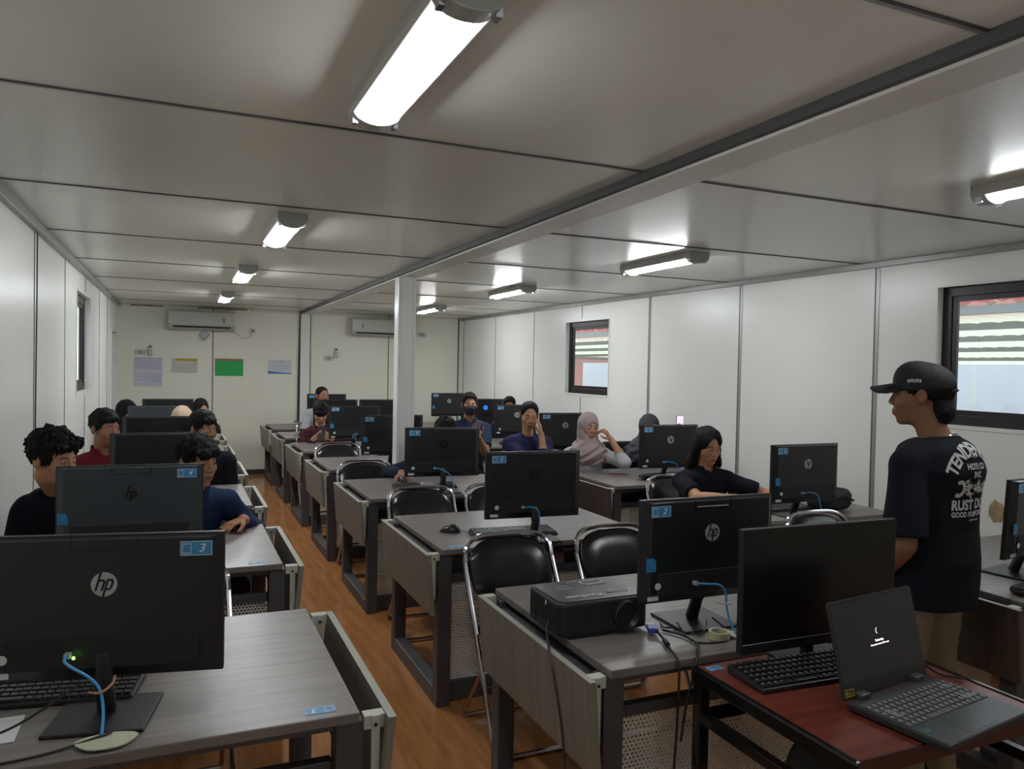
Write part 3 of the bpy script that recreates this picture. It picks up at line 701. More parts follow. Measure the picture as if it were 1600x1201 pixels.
mm('R0', 3.385, 2.07, R_(8), 'black monitor cut off by the right edge, behind the standing man', '', None, -1, ztop=1.19, tilt=-0.05)

def keyboard(x, y, yaw, label, z=0.75, keys=True, w=0.44, d=0.145):
    e = empty('keyboard', (x, y, z), yaw); tag(e, label, 'keyboard')
    b = MB(); b.prism([(-d/2, 0.002), (d/2, 0.002), (d/2, 0.026), (-d/2, 0.014)], lambda u, v, t: Vector((t, u, v)), -w/2, w/2)
    b.build('case', M_PBLK, e, bevel=0.003)
    k = MB(); rows = 6; n = 21
    for r in range(rows):
        yy = -d/2+0.016+r*(d-0.026)/(rows-1)*0.96; zz = 0.015+0.0115*(yy+d/2)/d
        for c in range(n):
            if r == 0 and 5 <= c <= 8: continue
            xx = -w/2+0.016+c*(w-0.032)/(n-1)
            k.box((xx, yy, zz+0.002), (0.0165, 0.0165, 0.008))
        if r == 0: k.box((-w/2+0.016+6.5*(w-0.032)/(n-1), yy, zz+0.002), (0.078, 0.0165, 0.008))
    k.build('keys', mat('key_plastic', (0.02, 0.02, 0.021), 0.35), e, bevel=0.0015 if keys else 0)
    if keys:
        t = MB(); random.seed(5)
        for r in range(rows):
            yy = -d/2+0.016+r*(d-0.026)/(rows-1)*0.96; zz = 0.015+0.0115*(yy+d/2)/d+0.0063
            for c in range(n):
                if r == 0 and 4 <= c <= 9: continue
                xx = -w/2+0.014+c*(w-0.032)/(n-1); t.box((xx, yy+0.002, zz), (0.004, 0.005, 0.0006))
        t.build('key_legends', M_KEYL, e)
    return e
keyboard(1.59, 3.58, R_(-4), 'thin black keyboard under the monitor labelled 5', keys=False)
keyboard(1.60, 5.16, R_(-4), 'black keyboard under monitor 8 next to the hand on the mouse', keys=False)
keyboard(-0.30, 2.24, R_(-11), 'black keyboard hidden behind the monitor labelled 3', keys=False)
keyboard(3.45, 3.68, 0, 'black keyboard behind monitor 6', keys=False)
keyboard(3.50, 8.05-0.3, 0, 'thin keyboard in front of the far right rows', keys=False)
def mouse(x, y, yaw, label, z=0.75, cable=None):
    e = empty('computer_mouse', (x, y, z), yaw); tag(e, label, 'mouse')
    b = MB(); n = 18
    def f(u, v):
        a = 2*PI*u; th = PI/2*v
        return Vector((0.031*math.cos(a)*math.cos(th)**0.7 if v < 1 else 0, 0.055*math.sin(a)*math.cos(th)**0.7 if v < 1 else 0, 0.003+0.033*math.sin(th)*(1-0.22*math.sin(a))))
    b.grid(f, n, 8); b.prism([(0.031*math.cos(2*PI*i/n), 0.055*math.sin(2*PI*i/n)) for i in range(n)], lambda u, v, t: Vector((u, v, t)), 0.001, 0.004)
    b.build('mouse_body', mat('mouse_gloss', (0.02, 0.02, 0.022), 0.18), e, smooth=True)
    MB().cyl((-0.004, -0.03, 0.030), (0.004, -0.03, 0.030), 0.008, n=12).build('scroll_wheel', M_PBLK2, e)
    if cable: MB().tube(smooth_path(cable, 6), 0.0018, 6).build('mouse_cable', M_BCAB, e, smooth=True)
    return e
mouse(1.30, 3.74, R_(60), 'black computer mouse alone on the desk of the monitor labelled 5', cable=[(0.01, -0.05, 0.01), (0.0, -0.10, 0.003), (-0.06, -0.16, 0.003), (-0.05, -0.24, 0.003), (-0.02, -0.33, 0.003)])
mouse(1.525, 5.47, R_(10), 'black mouse under a hand in front of the white column')
# blue network cables, each with its plug
def net_cable(key, pts, label, extra=None):
    o = MON[key]; M = Matrix.Translation(o.location) @ Matrix.Rotation(o.rotation_euler.z, 4, 'Z')
    c = empty('network_cable', tuple(o.location), o.rotation_euler.z); tag(c, label, 'cable')
    MB().tube(smooth_path(pts, 8), 0.0036, 8).build('cable', M_CABLE, c, smooth=True)
    p = pts[0]; MB().box((p[0]-0.002, p[1]+0.006, p[2]), (0.013, 0.02, 0.011)).build('plug', mat('grey_plug', (0.35, 0.4, 0.42), 0.4), c)
    if extra: extra(c)
def led(c): MB().ell((-0.060, -0.030, 0.158), (0.004, 0.004, 0.004), 8, 6).build('status_light', mat('green_led', (0.1, 0.6, 0.1), 0.4, emit=(0.3, 1.0, 0.1), estr=2.5), c)
def tie(c): MB().tube(smooth_path([(-0.02, -0.055, 0.085), (0.01, -0.07, 0.088), (0.03, -0.05, 0.10), (0.03, -0.03, 0.11)], 5), 0.003, 6).build('tape_tie', mat('pinkish_tie', (0.45, 0.22, 0.18), 0.7), c)
net_cable('L0', [(-0.072, -0.030, 0.163), (-0.075, -0.045, 0.158), (-0.060, -0.052, 0.146), (-0.02, -0.055, 0.120), (0.005, -0.060, 0.092), (0.020, -0.085, 0.05), (0.028, -0.128, 0.005)], 'blue cable from the monitor labelled 3 into the desk grommet', lambda c: (led(c), tie(c)))
net_cable('M0', [(-0.07, -0.030, 0.165), (-0.04, -0.048, 0.165), (0.0, -0.056, 0.160), (0.024, -0.058, 0.135), (0.024, -0.064, 0.09), (0.026, -0.085, 0.04), (0.036, -0.105, 0.010)], 'blue cable behind the monitor labelled 2', lambda c: MB().tube(smooth_path([(0.0, -0.045, 0.10), (0.03, -0.07, 0.098), (0.055, -0.05, 0.09)], 4), 0.003, 6).build('tape_tie', M_OFFW, c))
net_cable('M1', [(-0.065, -0.030, 0.165), (-0.035, -0.045, 0.168), (-0.005, -0.05, 0.160), (0.012, -0.052, 0.13), (0.01, -0.06, 0.06), (0.012, -0.08, 0.006)], 'short blue cable behind the monitor labelled 5')
net_cable('M2', [(-0.06, -0.030, 0.165), (-0.02, -0.045, 0.160), (0.03, -0.055, 0.13), (0.055, -0.06, 0.09), (0.065, -0.075, 0.006)], 'blue cable curving down behind monitor 8')
net_cable('R2', [(-0.06, -0.030, 0.155), (-0.03, -0.045, 0.158), (0.02, -0.055, 0.145), (0.045, -0.06, 0.10), (0.055, -0.09, 0.006)], 'blue cable from the monitor just behind the long haired man')
net_cable('R1', [(-0.05, -0.030, 0.155), (-0.01, -0.045, 0.160), (0.035, -0.055, 0.145), (0.05, -0.06, 0.10), (0.07, -0.06, 0.05), (0.09, -0.08, 0.006)], 'blue cable behind monitor 6')
net_cable('M4', [(0.0, -0.030, 0.13), (0.02, -0.045, 0.16), (-0.02, -0.05, 0.15), (-0.03, -0.05, 0.12), (0.0, -0.07, 0.10), (0.03, -0.05, 0.02)], 'coiled blue cable on the monitor left of the column')
def black_cable(name, pts, label, r=0.003, m=None):
    o = MB().tube(smooth_path(pts, 8), r, 7).build(name, m or M_BCAB, None, smooth=True); return tag(o, label, 'cable')
zt = 0.7535
black_cable('power_cable', [(-0.20, 2.0, 0.86), (-0.32, 1.96, 0.80), (-0.42, 1.93, zt+0.03), (-0.55, 1.92, zt)], 'thin black wires left of the monitor labelled 3, on the desk')
black_cable('power_cable', [(-0.13, 1.93, zt+0.012), (-0.25, 1.90, zt), (-0.38, 1.885, zt), (-0.55, 1.90, zt)], 'black lead lying on the desk left of the stand of monitor 3')
black_cable('power_cable', [(1.50, 3.42, 0.80), (1.50, 3.41, zt), (1.56, 3.395, zt), (1.66, 3.42, zt), (1.72, 3.44, 0.775)], 'black leads in front of the keyboard of the monitor labelled 5', 0.0025)
black_cable('power_cable', [(1.48, 2.02, 0.80), (1.50, 1.96, zt+0.003), (1.60, 1.93, zt+0.001), (1.66, 1.98, zt+0.004), (1.62, 2.02, 0.80)], 'looped black lead under the monitor labelled 2')
black_cable('power_cable', [(3.36, 3.40, 0.80), (3.28, 3.39, zt), (3.20, 3.395, zt), (3.12, 3.40, zt)], 'black leads on the desk left of the stand of monitor 6', 0.0025)
# ---------------------------------------------------------------- projector, red table, laptop
def projector():
    e = empty('projector', (1.27, 2.235, 0.75), R_(0)); tag(e, 'black projector with scuffed top on the front middle desk', 'projector')
    z0, z1 = 0.012, 0.115
    b = MB(); b.rbox((0, 0, (z0+z1)/2), (0.33, 0.24, z1-z0), 0.025, 5); b.build('case', M_PBLK, e, bevel=0.008)
    b = MB(); b.rbox((0, 0.005, z1+0.001), (0.305, 0.215, 0.004), 0.03, 5); tp = b.build('top_cover', mat('projector_top', (0.050, 0.053, 0.053), 0.24, noise=0.5, nscale=9, bump=0.05, bscale=30), e)
    s = MB()
    for x, y, ww, dd in ((0.055, 0.070, 0.085, 0.045), (0.085, -0.045, 0.075, 0.018)):
        for a, bb, c, d in ((x-ww/2, x+ww/2, y-dd/2, y-dd/2+0.0045), (x-ww/2, x+ww/2, y+dd/2-0.0045, y+dd/2), (x-ww/2, x-ww/2+0.0045, y-dd/2, y+dd/2), (x+ww/2-0.0045, x+ww/2, y-dd/2, y+dd/2)): s.bx(a, bb, c, d, z1+0.003, z1+0.005)
        s.build('button_outline', M_SILV, tp); s = MB()
    for x, y, l in ((-0.09, 0.055, 0.05), (-0.03, 0.095, 0.04), (-0.1, 0.03, 0.06)): s.bx(x, x+l, y, y+0.003, z1+0.003, z1+0.004)
    s.build('scuff_line', M_SILV, tp)
    t = MB(); add_text(t, 'ViewSonic', lambda x, y: Vector((-0.045-x, -0.062-y, z1+0.0045)), 0.034, bold=0.0009); t.build('maker_lettering', M_SILV, tp)
    v = MB()
    for i in range(9): v.bx(-0.166, -0.150, -0.09+i*0.022, -0.078+i*0.022, 0.035, 0.095)
    for i in range(10): v.bx(-0.140+i*0.011, -0.135+i*0.011, -0.1215, -0.118, 0.035, 0.095)
    v.build('vent', M_PBLK2, e)
    l = MB(); l.lathe((0.075, -0.112, 0.062), [(0.047, 0.01), (0.047, -0.022), (0.043, -0.024), (0.033, -0.006), (0.028, 0.0), (0.028, 0.008)], 32, 'y'); ln = l.build('lens_ring', M_PBLK, e, smooth=True)
    g = MB(); g.ell((0.075, -0.102, 0.062), (0.032, 0.012, 0.032), 20, 10); g.build('lens_glass', mat('lens_glass', (0.02, 0.022, 0.025), 0.05), ln, smooth=True)
    for x in (-0.12, 0.12):
        for y in (-0.08, 0.08): MB().cyl((x, y, 0), (x, y, 0.014), 0.012, n=12).build('foot', M_PBLK2, e)
    d = MB().prism([(0.005*math.cos(2*PI*i/12), 0.008*math.sin(2*PI*i/12)) for i in range(12)], lambda u, v, t: Vector((-0.1655-t, -0.02+u, 0.098+v)), 0, 0.001).build('white_dot', M_WHITE, e)
    return e
projector()
black_cable('projector_cable', [(1.15, 2.24, 0.775), (1.09, 2.17, 0.79), (1.035, 2.05, 0.765), (1.020, 1.98, 0.70), (1.012, 1.90, 0.55), (1.01, 1.86, 0.35), (1.03, 1.84, 0.18), (1.05, 1.82, 0.02), (1.06, 1.78, 0.006)], 'black cable hanging from the projector down the side leaf', 0.0038)
e = empty('video_cable', (0, 0, 0)); tag(e, 'black video cable with a blue plug right of the projector', 'cable')
MB().tube(smooth_path([(1.427, 2.055, 0.768), (1.415, 2.00, 0.762), (1.39, 1.93, 0.758), (1.368, 1.868, 0.758), (1.362, 1.842, 0.735), (1.355, 1.835, 0.60), (1.345, 1.83, 0.48), (1.30, 1.80, 0.22), (1.18, 1.74, 0.008)], 8), 0.0042, 8).build('cable', M_BCAB, e, smooth=True)
MB().box((1.425, 2.075, 0.768), (0.034, 0.045, 0.016), Matrix.Rotation(R_(-25), 3, 'Z')).build('plug', mat('blue_plug', (0.02, 0.05, 0.35), 0.4), e, bevel=0.003)
MB().box((1.437, 2.11, 0.768), (0.030, 0.022, 0.010), Matrix.Rotation(R_(-25), 3, 'Z')).build('plug_shell', M_WHITE, e)
MB().tube([(1.410, 1.985, 0.762), (1.398, 1.952, 0.761)], 0.0085, 10).build('ferrite_bead', M_PBLK, e, smooth=True)
black_cable('adapter_cable', [(1.47, 2.08, 0.757), (1.50, 2.02, 0.757), (1.50, 1.94, 0.757), (1.455, 1.88, 0.757), (1.425, 1.842, 0.74), (1.385, 1.835, 0.62), (1.365, 1.83, 0.52)], 'second black cable drooping over the edge of the projector desk', 0.0042)
black_cable('monitor_lead', [(1.50, 2.14, 0.757), (1.49, 2.10, 0.757), (1.53, 2.08, 0.756), (1.555, 2.01, 0.756), (1.61, 2.04, 0.756), (1.66, 2.10, 0.762)], 'curled thin lead below the monitor labelled 2', 0.003)
def ring_thing(name, c, r0, r1, h, m, label, cat):
    e = MB(); e.lathe((0, 0, 0), [(r0, 0), (r1, 0), (r1, h), (r0, h)], 32, loop=True)
    o = e.build(name, m, None, smooth=True, loc=c); return tag(o, label, cat)
rg = ring_thing('tape_roll', (1.606, 1.965, 0.751), 0.026, 0.034, 0.024, mat('yellow_tape', (0.52, 0.48, 0.22), 0.4, col2=(0.5, 0.5, 0.42), nscale=25), 'roll of yellowish tape in front of the monitor labelled 2', 'tape')
d_ = ring_thing('card_disc', (1.672, 1.955, 0.757), 0.012, 0.030, 0.003, mat('pale_card', (0.50, 0.50, 0.36), 0.6), 'pale round card beside the roll of tape', 'disc')
# second level of black all-in-one on the red table, screen towards the camera
def front_monitor():
    e = empty('desktop_monitor', (1.767, 1.70, 0.75), R_(-1.5)); tag(e, 'black monitor with its dark screen facing the camera behind the laptop', 'monitor')
    w, zb, zt = 0.588, 0.052, 0.412; hw = w/2
    P = lambda d: (lambda u, v, t: Vector((u, d+t, v)))
    MB().prism([(-hw, zb), (hw, zb), (hw, zt), (-hw, zt)], P(0), 0, 0.022).build('screen_housing', M_PBLK, e, bevel=0.002)
    MB().prism([(-hw+0.03, zb+0.03), (hw-0.03, zb+0.03), (hw-0.03, zt-0.02), (-hw+0.03, zt-0.02)], P(0), 0.022, 0.045).build('back_cover', M_MONB, e, bevel=0.01)
    sc = MB().prism([(-hw+0.006, zb+0.032), (hw-0.006, zb+0.032), (hw-0.006, zt-0.006), (-hw+0.006, zt-0.006)], P(0), -0.001, 0.001).build('screen', M_SCR, e)
    MB().prism([(-hw+0.004, zb+0.0285), (hw-0.004, zb+0.0285), (hw-0.004, zb+0.0305), (-hw+0.004, zb+0.0305)], P(0), -0.0016, 0.001).build('chin_line', M_SILV, e)
    MB().tube([(0, 0.055, 0.008), (0, 0.06, 0.10), (0, 0.04, 0.2)], 0.02, 10).build('stand_neck', M_PBLK, e, smooth=True)
    MB().bx(-0.12, 0.12, 0.025, 0.095, 0, 0.01).build('stand_base', M_PBLK, e, bevel=0.003)
front_monitor()
keyboard(1.665, 1.640, R_(-3), 'black keyboard on the red table between laptop and monitor', w=0.45, d=0.155)
def red_table():
    x0, x1, y0, y1 = 1.375, 2.075, 1.225, 1.80
    e = empty('red_table', ((x0+x1)/2, (y0+y1)/2, 0)); tag(e, 'small reddish wood table with black metal frame at the lower right', 'table')
    a, b_ = (x1-x0)/2, (y1-y0)/2
    MB().bx(-a+0.018, a-0.018, -b_, b_, 0.728, 0.75).build('tabletop', mat('red_wood', (0.20, 0.045, 0.026), 0.3, col2=(0.135, 0.026, 0.016), nscale=5, stretch=(0.6, 7, 1), bump=0.02, bscale=20), e)
    m = mat('black_enamel', (0.008, 0.008, 0.008), 0.16)
    for s in (-1, 1): MB().bx(s*a, s*(a-0.02), -b_-0.012, b_+0.005, 0.712, 0.7535).build('edge_rail', m, e, bevel=0.006)
    MB().bx(-a+0.02, a-0.02, -b_-0.004, -b_+0.001, 0.71, 0.75).build('front_lip', mat('dark_red_edge', (0.06, 0.018, 0.012), 0.4), e)
    for s in (-1, 1):
        for t in (-1, 1): MB().bx(s*(a-0.003), s*(a-0.038), t*(b_-0.003), t*(b_-0.038), 0, 0.725).build('leg', m, e, bevel=0.003)
        MB().bx(s*(a-0.006), s*(a-0.034), -b_+0.03, b_-0.03, 0.60, 0.63).build('side_rail', m, e, bevel=0.003)
    MB().bx(-a+0.03, a-0.03, b_-0.034, b_-0.012, 0.60, 0.63).build('back_rail', m, e)
    number_label(e, (-a+0.058, b_-0.03, 0.7502), (1, 0, 0), (0, 1, 0), 0.05, 0.028, '')
red_table()
# black padded seat stored below the red table, and the red seat at the lower right
e = empty('round_back_chair', (1.66, 1.50, 0)); tag(e, 'black round backed chair stored under the red table', 'chair')
b = MB(); b.ell((0, 0.05, 0.52), (0.17, 0.03, 0.15), 24, 12); b.build('backrest', M_PBLK2, e, smooth=True)
b = MB(); b.rbox((0, -0.12, 0.36), (0.36, 0.30, 0.05), 0.1, 6); b.build('seat', mat('olive_seat', (0.05, 0.045, 0.012), 0.6), e, bevel=0.01)
for s in (-1, 1): MB().tube([(s*0.14, 0.04, 0.5), (s*0.16, 0.05, 0.3), (s*0.17, 0.10, 0.01)], 0.011).build('leg', M_PBLK, e, smooth=True); MB().tube([(s*0.14, -0.15, 0.34), (s*0.16, -0.24, 0.01)], 0.011).build('leg', M_PBLK, e, smooth=True)
e = empty('red_seat_stool', (1.98, 1.05, 0)); tag(e, 'red padded seat with a bright metal rim at the lower right corner', 'stool')
b = MB(); b.rbox((0, 0, 0.48), (0.34, 0.34, 0.05), 0.12, 6); b.build('seat', mat('red_vinyl', (0.25, 0.012, 0.01), 0.35), e, bevel=0.012)
MB().tube([(0.19*math.cos(2*PI*i/24), 0.19*math.sin(2*PI*i/24), 0.46) for i in range(24)], 0.011, 8, closed=True).build('rim', M_CHROME, e, smooth=True)
for k in range(4):
    a = PI/4+PI/2*k; MB().tube([(0.15*math.cos(a), 0.15*math.sin(a), 0.45), (0.2*math.cos(a), 0.2*math.sin(a), 0.0)], 0.011).build('leg', M_CHROME, e, smooth=True)
def laptop():
    O = Vector((1.572, 1.423, 0.0)); ux = Vector((2.030-1.572, 1.484-1.423, 0)); wdt = 0.37; ux.normalize(); uy = Vector((-ux.y, ux.x, 0))
    a = math.atan2(ux.y, ux.x)
    e = empty('laptop', (O.x, O.y, 0.7505), a); tag(e, 'open black laptop on the red table showing a loading screen', 'laptop')
    D0 = 0.262
    MB().bx(0, wdt, -D0, 0, 0.004, 0.022).build('base', mat('laptop_dark', (0.022, 0.022, 0.024), 0.38), e, bevel=0.004)
    MB().bx(0.006, wdt-0.006, -D0+0.004, -0.026, 0.022, 0.0228).build('palm_deck', mat('laptop_deck', (0.055, 0.062, 0.066), 0.35), e)
    k = MB(); cols = 16
    for r in range(6):
        for c in range(cols):
            if r == 0 and 4 <= c <= 8: continue
            k.box((0.020+c*(wdt-0.040)/(cols-1), -0.155+r*0.0205, 0.0240), (0.0178, 0.0175, 0.0024))
        if r == 0: k.box((0.020+6*(wdt-0.04)/(cols-1), -0.155, 0.0240), (0.105, 0.0175, 0.0024))
    k.build('keys', mat('laptop_key', (0.085, 0.088, 0.095), 0.5), e, bevel=0.001)
    t = MB()
    for r in range(6):
        for c in range(cols):
            if r == 0 and 4 <= c <= 8: continue
            x, y = 0.020+c*(wdt-0.040)/(cols-1), -0.155+r*0.0205
            t.box((x-0.002, y+0.001, 0.02535), (0.0022, 0.008, 0.0003)); 
            if (r, c) in ((3, 1), (4, 14), (2, 1), (1, 13), (1, 14)):
                for dx, dy, sx, sy in ((0, 0.0085, 0.018, 0.0012), (0, -0.0085, 0.018, 0.0012), (-0.009, 0, 0.0012, 0.018), (0.009, 0, 0.0012, 0.018)): t.box((x+dx, y+dy, 0.0254), (sx, sy, 0.0004))
    t.build('key_legends', mat('key_glow_white', (0.6, 0.62, 0.65), 0.5), e)
    MB().bx(0.11, 0.23, -0.25, -0.175, 0.0226, 0.0232).build('touchpad', mat('touchpad', (0.05, 0.056, 0.06), 0.3), e, bevel=0.0005)
    MB().bx(0.018, 0.042, -0.20, -0.184, 0.0228, 0.0232).build('green_blue_sticker', mat('sticker_mix', (0.05, 0.25, 0.08), 0.4, col2=(0.02, 0.05, 0.25), nscale=60), e)
    # lid leaning slightly back
    tl = R_(14); hl = 0.245
    L = lambda u, v, t: Vector((u, 0.004+v*math.sin(tl)-t*math.cos(tl), 0.020+v*math.cos(tl)+t*math.sin(tl)))
    MB().prism([(0, 0), (wdt, 0), (wdt, hl-0.006), (wdt-0.006, hl), (0.006, hl), (0, hl-0.006)], L, -0.008, 0.0).build('lid', mat('laptop_dark'), e, bevel=0.002)
    sc = MB().prism([(0.007, 0.038), (wdt-0.007, 0.038), (wdt-0.007, hl-0.008), (0.007, hl-0.008)], L, 0.0, 0.0006).build('screen', mat('lit_dark_screen', (0.012, 0.011, 0.013), 0.3, emit=(0.6, 0.55, 0.6), estr=0.004), e)
    g = MB(); cx, cz = wdt*0.50, 0.125
    add_text(g, 'Restarting', lambda x, y: L(cx+x, cz+y, 0.001), 0.0085, bold=0.0002)
    add_text(g, 'Please wait a moment while we get', lambda x, y: L(cx+x, cz-0.010+y, 0.001), 0.0056, bold=0.0002)
    n = 8; arc = [(0.0085*math.cos(PI*0.62+PI*0.75*i/n), 0.0085*math.sin(PI*0.62+PI*0.75*i/n)) for i in range(n+1)]; arc2 = [(x*0.82, y*0.82) for x, y in arc[::-1]]
    g.prism(arc+arc2, lambda u, v, t: L(cx+u, cz+0.024+v, t), 0.0007, 0.001)
    g.build('screen_text', mat('screen_text', (0.8, 0.8, 0.8), 0.5, emit=(0.95, 0.85, 0.95), estr=1.0), sc)
    s = MB(); x0, z0, sw, sh = 0.008, 0.008, 0.036, 0.018; th = 0.002
    for a0, a1, b0, b1 in ((0, sw, 0, th), (0, sw, sh-th, sh), (0, th, 0, sh), (sw-th, sw, 0, sh), (0.005, 0.011, 0.005, 0.012), (0.014, 0.030, 0.005, 0.0065), (0.014, 0.028, 0.0095, 0.011)):
        s.prism([(x0+a0, z0+b0), (x0+a1, z0+b0), (x0+a1, z0+b1), (x0+a0, z0+b1)], L, 0.0003, 0.001)
    s.build('yellow_sticker', mat('sticker_yellow', (0.45, 0.36, 0.02), 0.5), e)
    for x in (0.045, wdt-0.085): MB().bx(x, x+0.04, -0.014, 0.010, 0.012, 0.034).build('hinge', mat('hinge_grey', (0.06, 0.06, 0.065), 0.35), e, bevel=0.003)
    black_cable('laptop_charger_lead', [(1.93, 1.50, 0.775), (1.965, 1.53, 0.79), (1.985, 1.52, 0.775), (2.01, 1.49, 0.757), (2.04, 1.44, 0.757)], 'black lead plugged in at the right side of the laptop', 0.0035)
laptop()
# ---------------------------------------------------------------- things on desks
def phone(c, rz, label, lit=False, up=None, w=0.074, l=0.155, m=None):
    e = empty('mobile_phone', c); tag(e, label, 'phone')
    e.rotation_euler = (up if up is not None else 0, 0, rz) if not isinstance(up, tuple) else up
    MB().rbox((0, 0, 0.004), (w, l, 0.008), 0.009, 4).build('phone_body', m or M_PBLK, e, bevel=0.0015)
    sm = mat('phone_screen_lit', (0.3, 0.3, 0.5), 0.3, emit=(0.55, 0.5, 0.8), estr=0.7, col2=(0.6, 0.3, 0.4), nscale=30) if lit else M_SCR
    MB().rbox((0, 0, 0.0083), (w-0.006, l-0.008, 0.0006), 0.007, 4).build('phone_screen', sm, e)
    return e
phone((0.245, 4.085, 0.7505), R_(60), 'dark red phone at the hand of the young man in navy', m=mat('dark_red_case', (0.12, 0.02, 0.03), 0.25))
phone((3.30, 5.34, 0.7505), R_(75), 'pink cased phone on the desk in front of the pale pink hijab', m=mat('pink_case', (0.45, 0.18, 0.22), 0.4))
def bag(c, size, label, strap=True):
    e = empty('soft_bag', c); tag(e, label, 'bag')
    b = MB(); n = 28
    def f(u, v):
        a = 2*PI*u; th = PI*v-PI/2; ct = abs(math.cos(th))**0.5
        x = size[0]*math.copysign(abs(math.cos(a))**0.6, math.cos(a))*ct; y = size[1]*math.copysign(abs(math.sin(a))**0.6, math.sin(a))*ct
        z = size[2]*(1+math.copysign(abs(math.sin(th))**0.6, math.sin(th)))*(1-0.15*math.cos(a*3))
        return Vector((x*(1+0.05*math.sin(9*z/size[2]+5*u*6)), y*(1+0.06*math.cos(7*a)), max(z, 0)))
    b.grid(f, n, 14); b.build('bag_body', mat('bag_fabric', (0.018, 0.018, 0.020), 0.55, bump=0.3, bscale=25), e, smooth=True)
    if strap: MB().tube(smooth_path([(-size[0]*0.8, -size[1], size[2]), (0, -size[1]*1.2, size[2]*1.6), (size[0]*0.8, -size[1], size[2])], 6), 0.007).build('strap', M_PBLK2, e, smooth=True)
bag((3.80, 3.62, 0.752), (0.14, 0.09, 0.062), 'dark soft bag right of monitor 6 by the white wall')
bag((3.56, 5.08, 0.752), (0.22, 0.06, 0.020), 'flat black bag lying under the monitor labelled 7', False)
bag((3.10, 1.93, 0.752), (0.07, 0.05, 0.018), 'black pouch on the desk at the right edge', False)
bag((1.86, 10.6, 0.752), (0.10, 0.06, 0.03), 'small black pouch on the farthest middle desk', False)
o = MB().bx(-0.09, 0.09, -0.06, 0.06, 0, 0.002).build('paper_slip', M_PAPER, None, loc=(1.60, 3.45, 0.7505)); tag(o, 'white paper slip in front of the keyboard of monitor 5', 'paper')
o = MB().bx(-0.10, 0.10, -0.07, 0.07, 0, 0.002).build('paper_slip', M_PAPER, None, loc=(-0.43, 2.06, 0.7505)); tag(o, 'white paper on the near left desk, cut by the picture edge', 'paper')
o = MB().bx(-0.05, 0.05, -0.02, 0.02, 0, 0.006).build('desk_notepad', M_DARK, None, loc=(1.32, 9.35, 0.7505)); tag(o, 'small dark pad on the second farthest middle desk', 'pad')
o = MB().bx(-0.10, 0.10, -0.12, 0.12, 0, 0.02).build('white_tray', M_WHITE, None, loc=(2.72, 1.55, 0.0)); 
D.objects.remove(o)

# ---------------------------------------------------------------- back wall equipment
def aircon(xc, label, flip=False):
    e = empty('air_conditioner', (xc, YB, 2.20)); tag(e, label, 'air conditioner', 'wall air conditioners on the back wall')
    w = 0.86; s = -1 if flip else 1
    prof = [(0, 0.115), (-0.16, 0.115), (-0.20, 0.09), (-0.205, -0.08), (-0.175, -0.135), (-0.14, -0.15), (0, -0.15)]
    b = MB(); b.prism(prof, lambda u, v, t: Vector((t, u, v)), -w/2, w/2); b.build('casing', M_OFFW, e, bevel=0.006)
    MB().box((0, -0.192, -0.112), (w*0.86, 0.012, 0.020), Matrix.Rotation(R_(25), 3, 'X')).build('air_outlet', M_DARK, e)
    MB().box((0, -0.172, -0.146), (w*0.92, 0.045, 0.005), Matrix.Rotation(R_(-12), 3, 'X')).build('louver', M_OFFW, e)
    t = MB(); add_text(t, 'Panasonic', lambda x, y: Vector((x, -0.2065, 0.0+y)), 0.022); t.build('maker_lettering', M_STRIP, e)
    x = 0.28*s
    MB().bx(x-0.012, x+0.012, -0.2065, -0.203, -0.05, 0.02).build('display', mat('grey_display', (0.2, 0.2, 0.2), 0.4), e)
    return e
ac1 = aircon(0.297, 'white wall air conditioner on the left, above the green folder')
ac2 = aircon(2.80, 'white wall air conditioner partly hidden by the white column', True)
o = MB().prism([(0, 0.075), (0.075, 0), (0, -0.075), (-0.075, 0)], lambda u, v, t: Vector((u, t, v)), 0, 0.006).build('hanging_card', mat('grey_card', (0.42, 0.42, 0.44), 0.5), None, loc=(0.325, 11.36, 1.985)); tag(o, 'small tilted square card hanging below the left air conditioner', 'card')
p = MB()
for a in range(4):
    q = [(0, 0.066), (0.066, 0), (0, -0.066), (-0.066, 0)]; (u0, v0), (u1, v1) = q[a], q[(a+1) % 4]
    p.tube([(u0, -0.001, v0), (u1, -0.001, v1)], 0.0025, 4)
p.build('card_border', M_DARK, o)
def wall_sheet(name, x0, x1, z0, z1, m, label, cat='paper'):
    e = empty(name, ((x0+x1)/2, YB, (z0+z1)/2)); tag(e, label, cat)
    w, h = (x1-x0)/2, (z1-z0)/2
    MB().bx(-w, w, -0.006, -0.002, -h, h).build('sheet', m, e)
    return e, w, h
def lines(e, rows, m=None, name='print', y=-0.0075):
    b = MB()
    for x0, x1, z, t in rows: b.bx(x0, x1, y, -0.006, z, z+t)
    b.build(name, m or mat('grey_print', (0.36, 0.37, 0.43), 0.8), e)
pw = mat('bluish_paper', (0.60, 0.60, 0.70), 0.8)
e, w, h = wall_sheet('notice_sheet', -0.55, -0.20, 1.47, 1.65, pw, 'upper of two pale printed sheets at the left of the back wall')
lines(e, [(-w*0.9, w*0.9, h-0.01-0.013*i, 0.004) for i in range(12)]+[(-w, w, h-0.006, 0.006)])
e, w, h = wall_sheet('notice_sheet', -0.55, -0.20, 1.26, 1.46, pw, 'lower of two pale printed sheets at the left of the back wall')
lines(e, [(-w*0.9+0.1*(i % 3), w*0.9, h-0.03-0.014*i, 0.004) for i in range(9)])
e, w, h = wall_sheet('notice_sheet', -0.087, 0.245, 1.455, 1.65, mat('cream_paper', (0.58, 0.56, 0.50), 0.8), 'white notice with a yellow header left of the green folder')
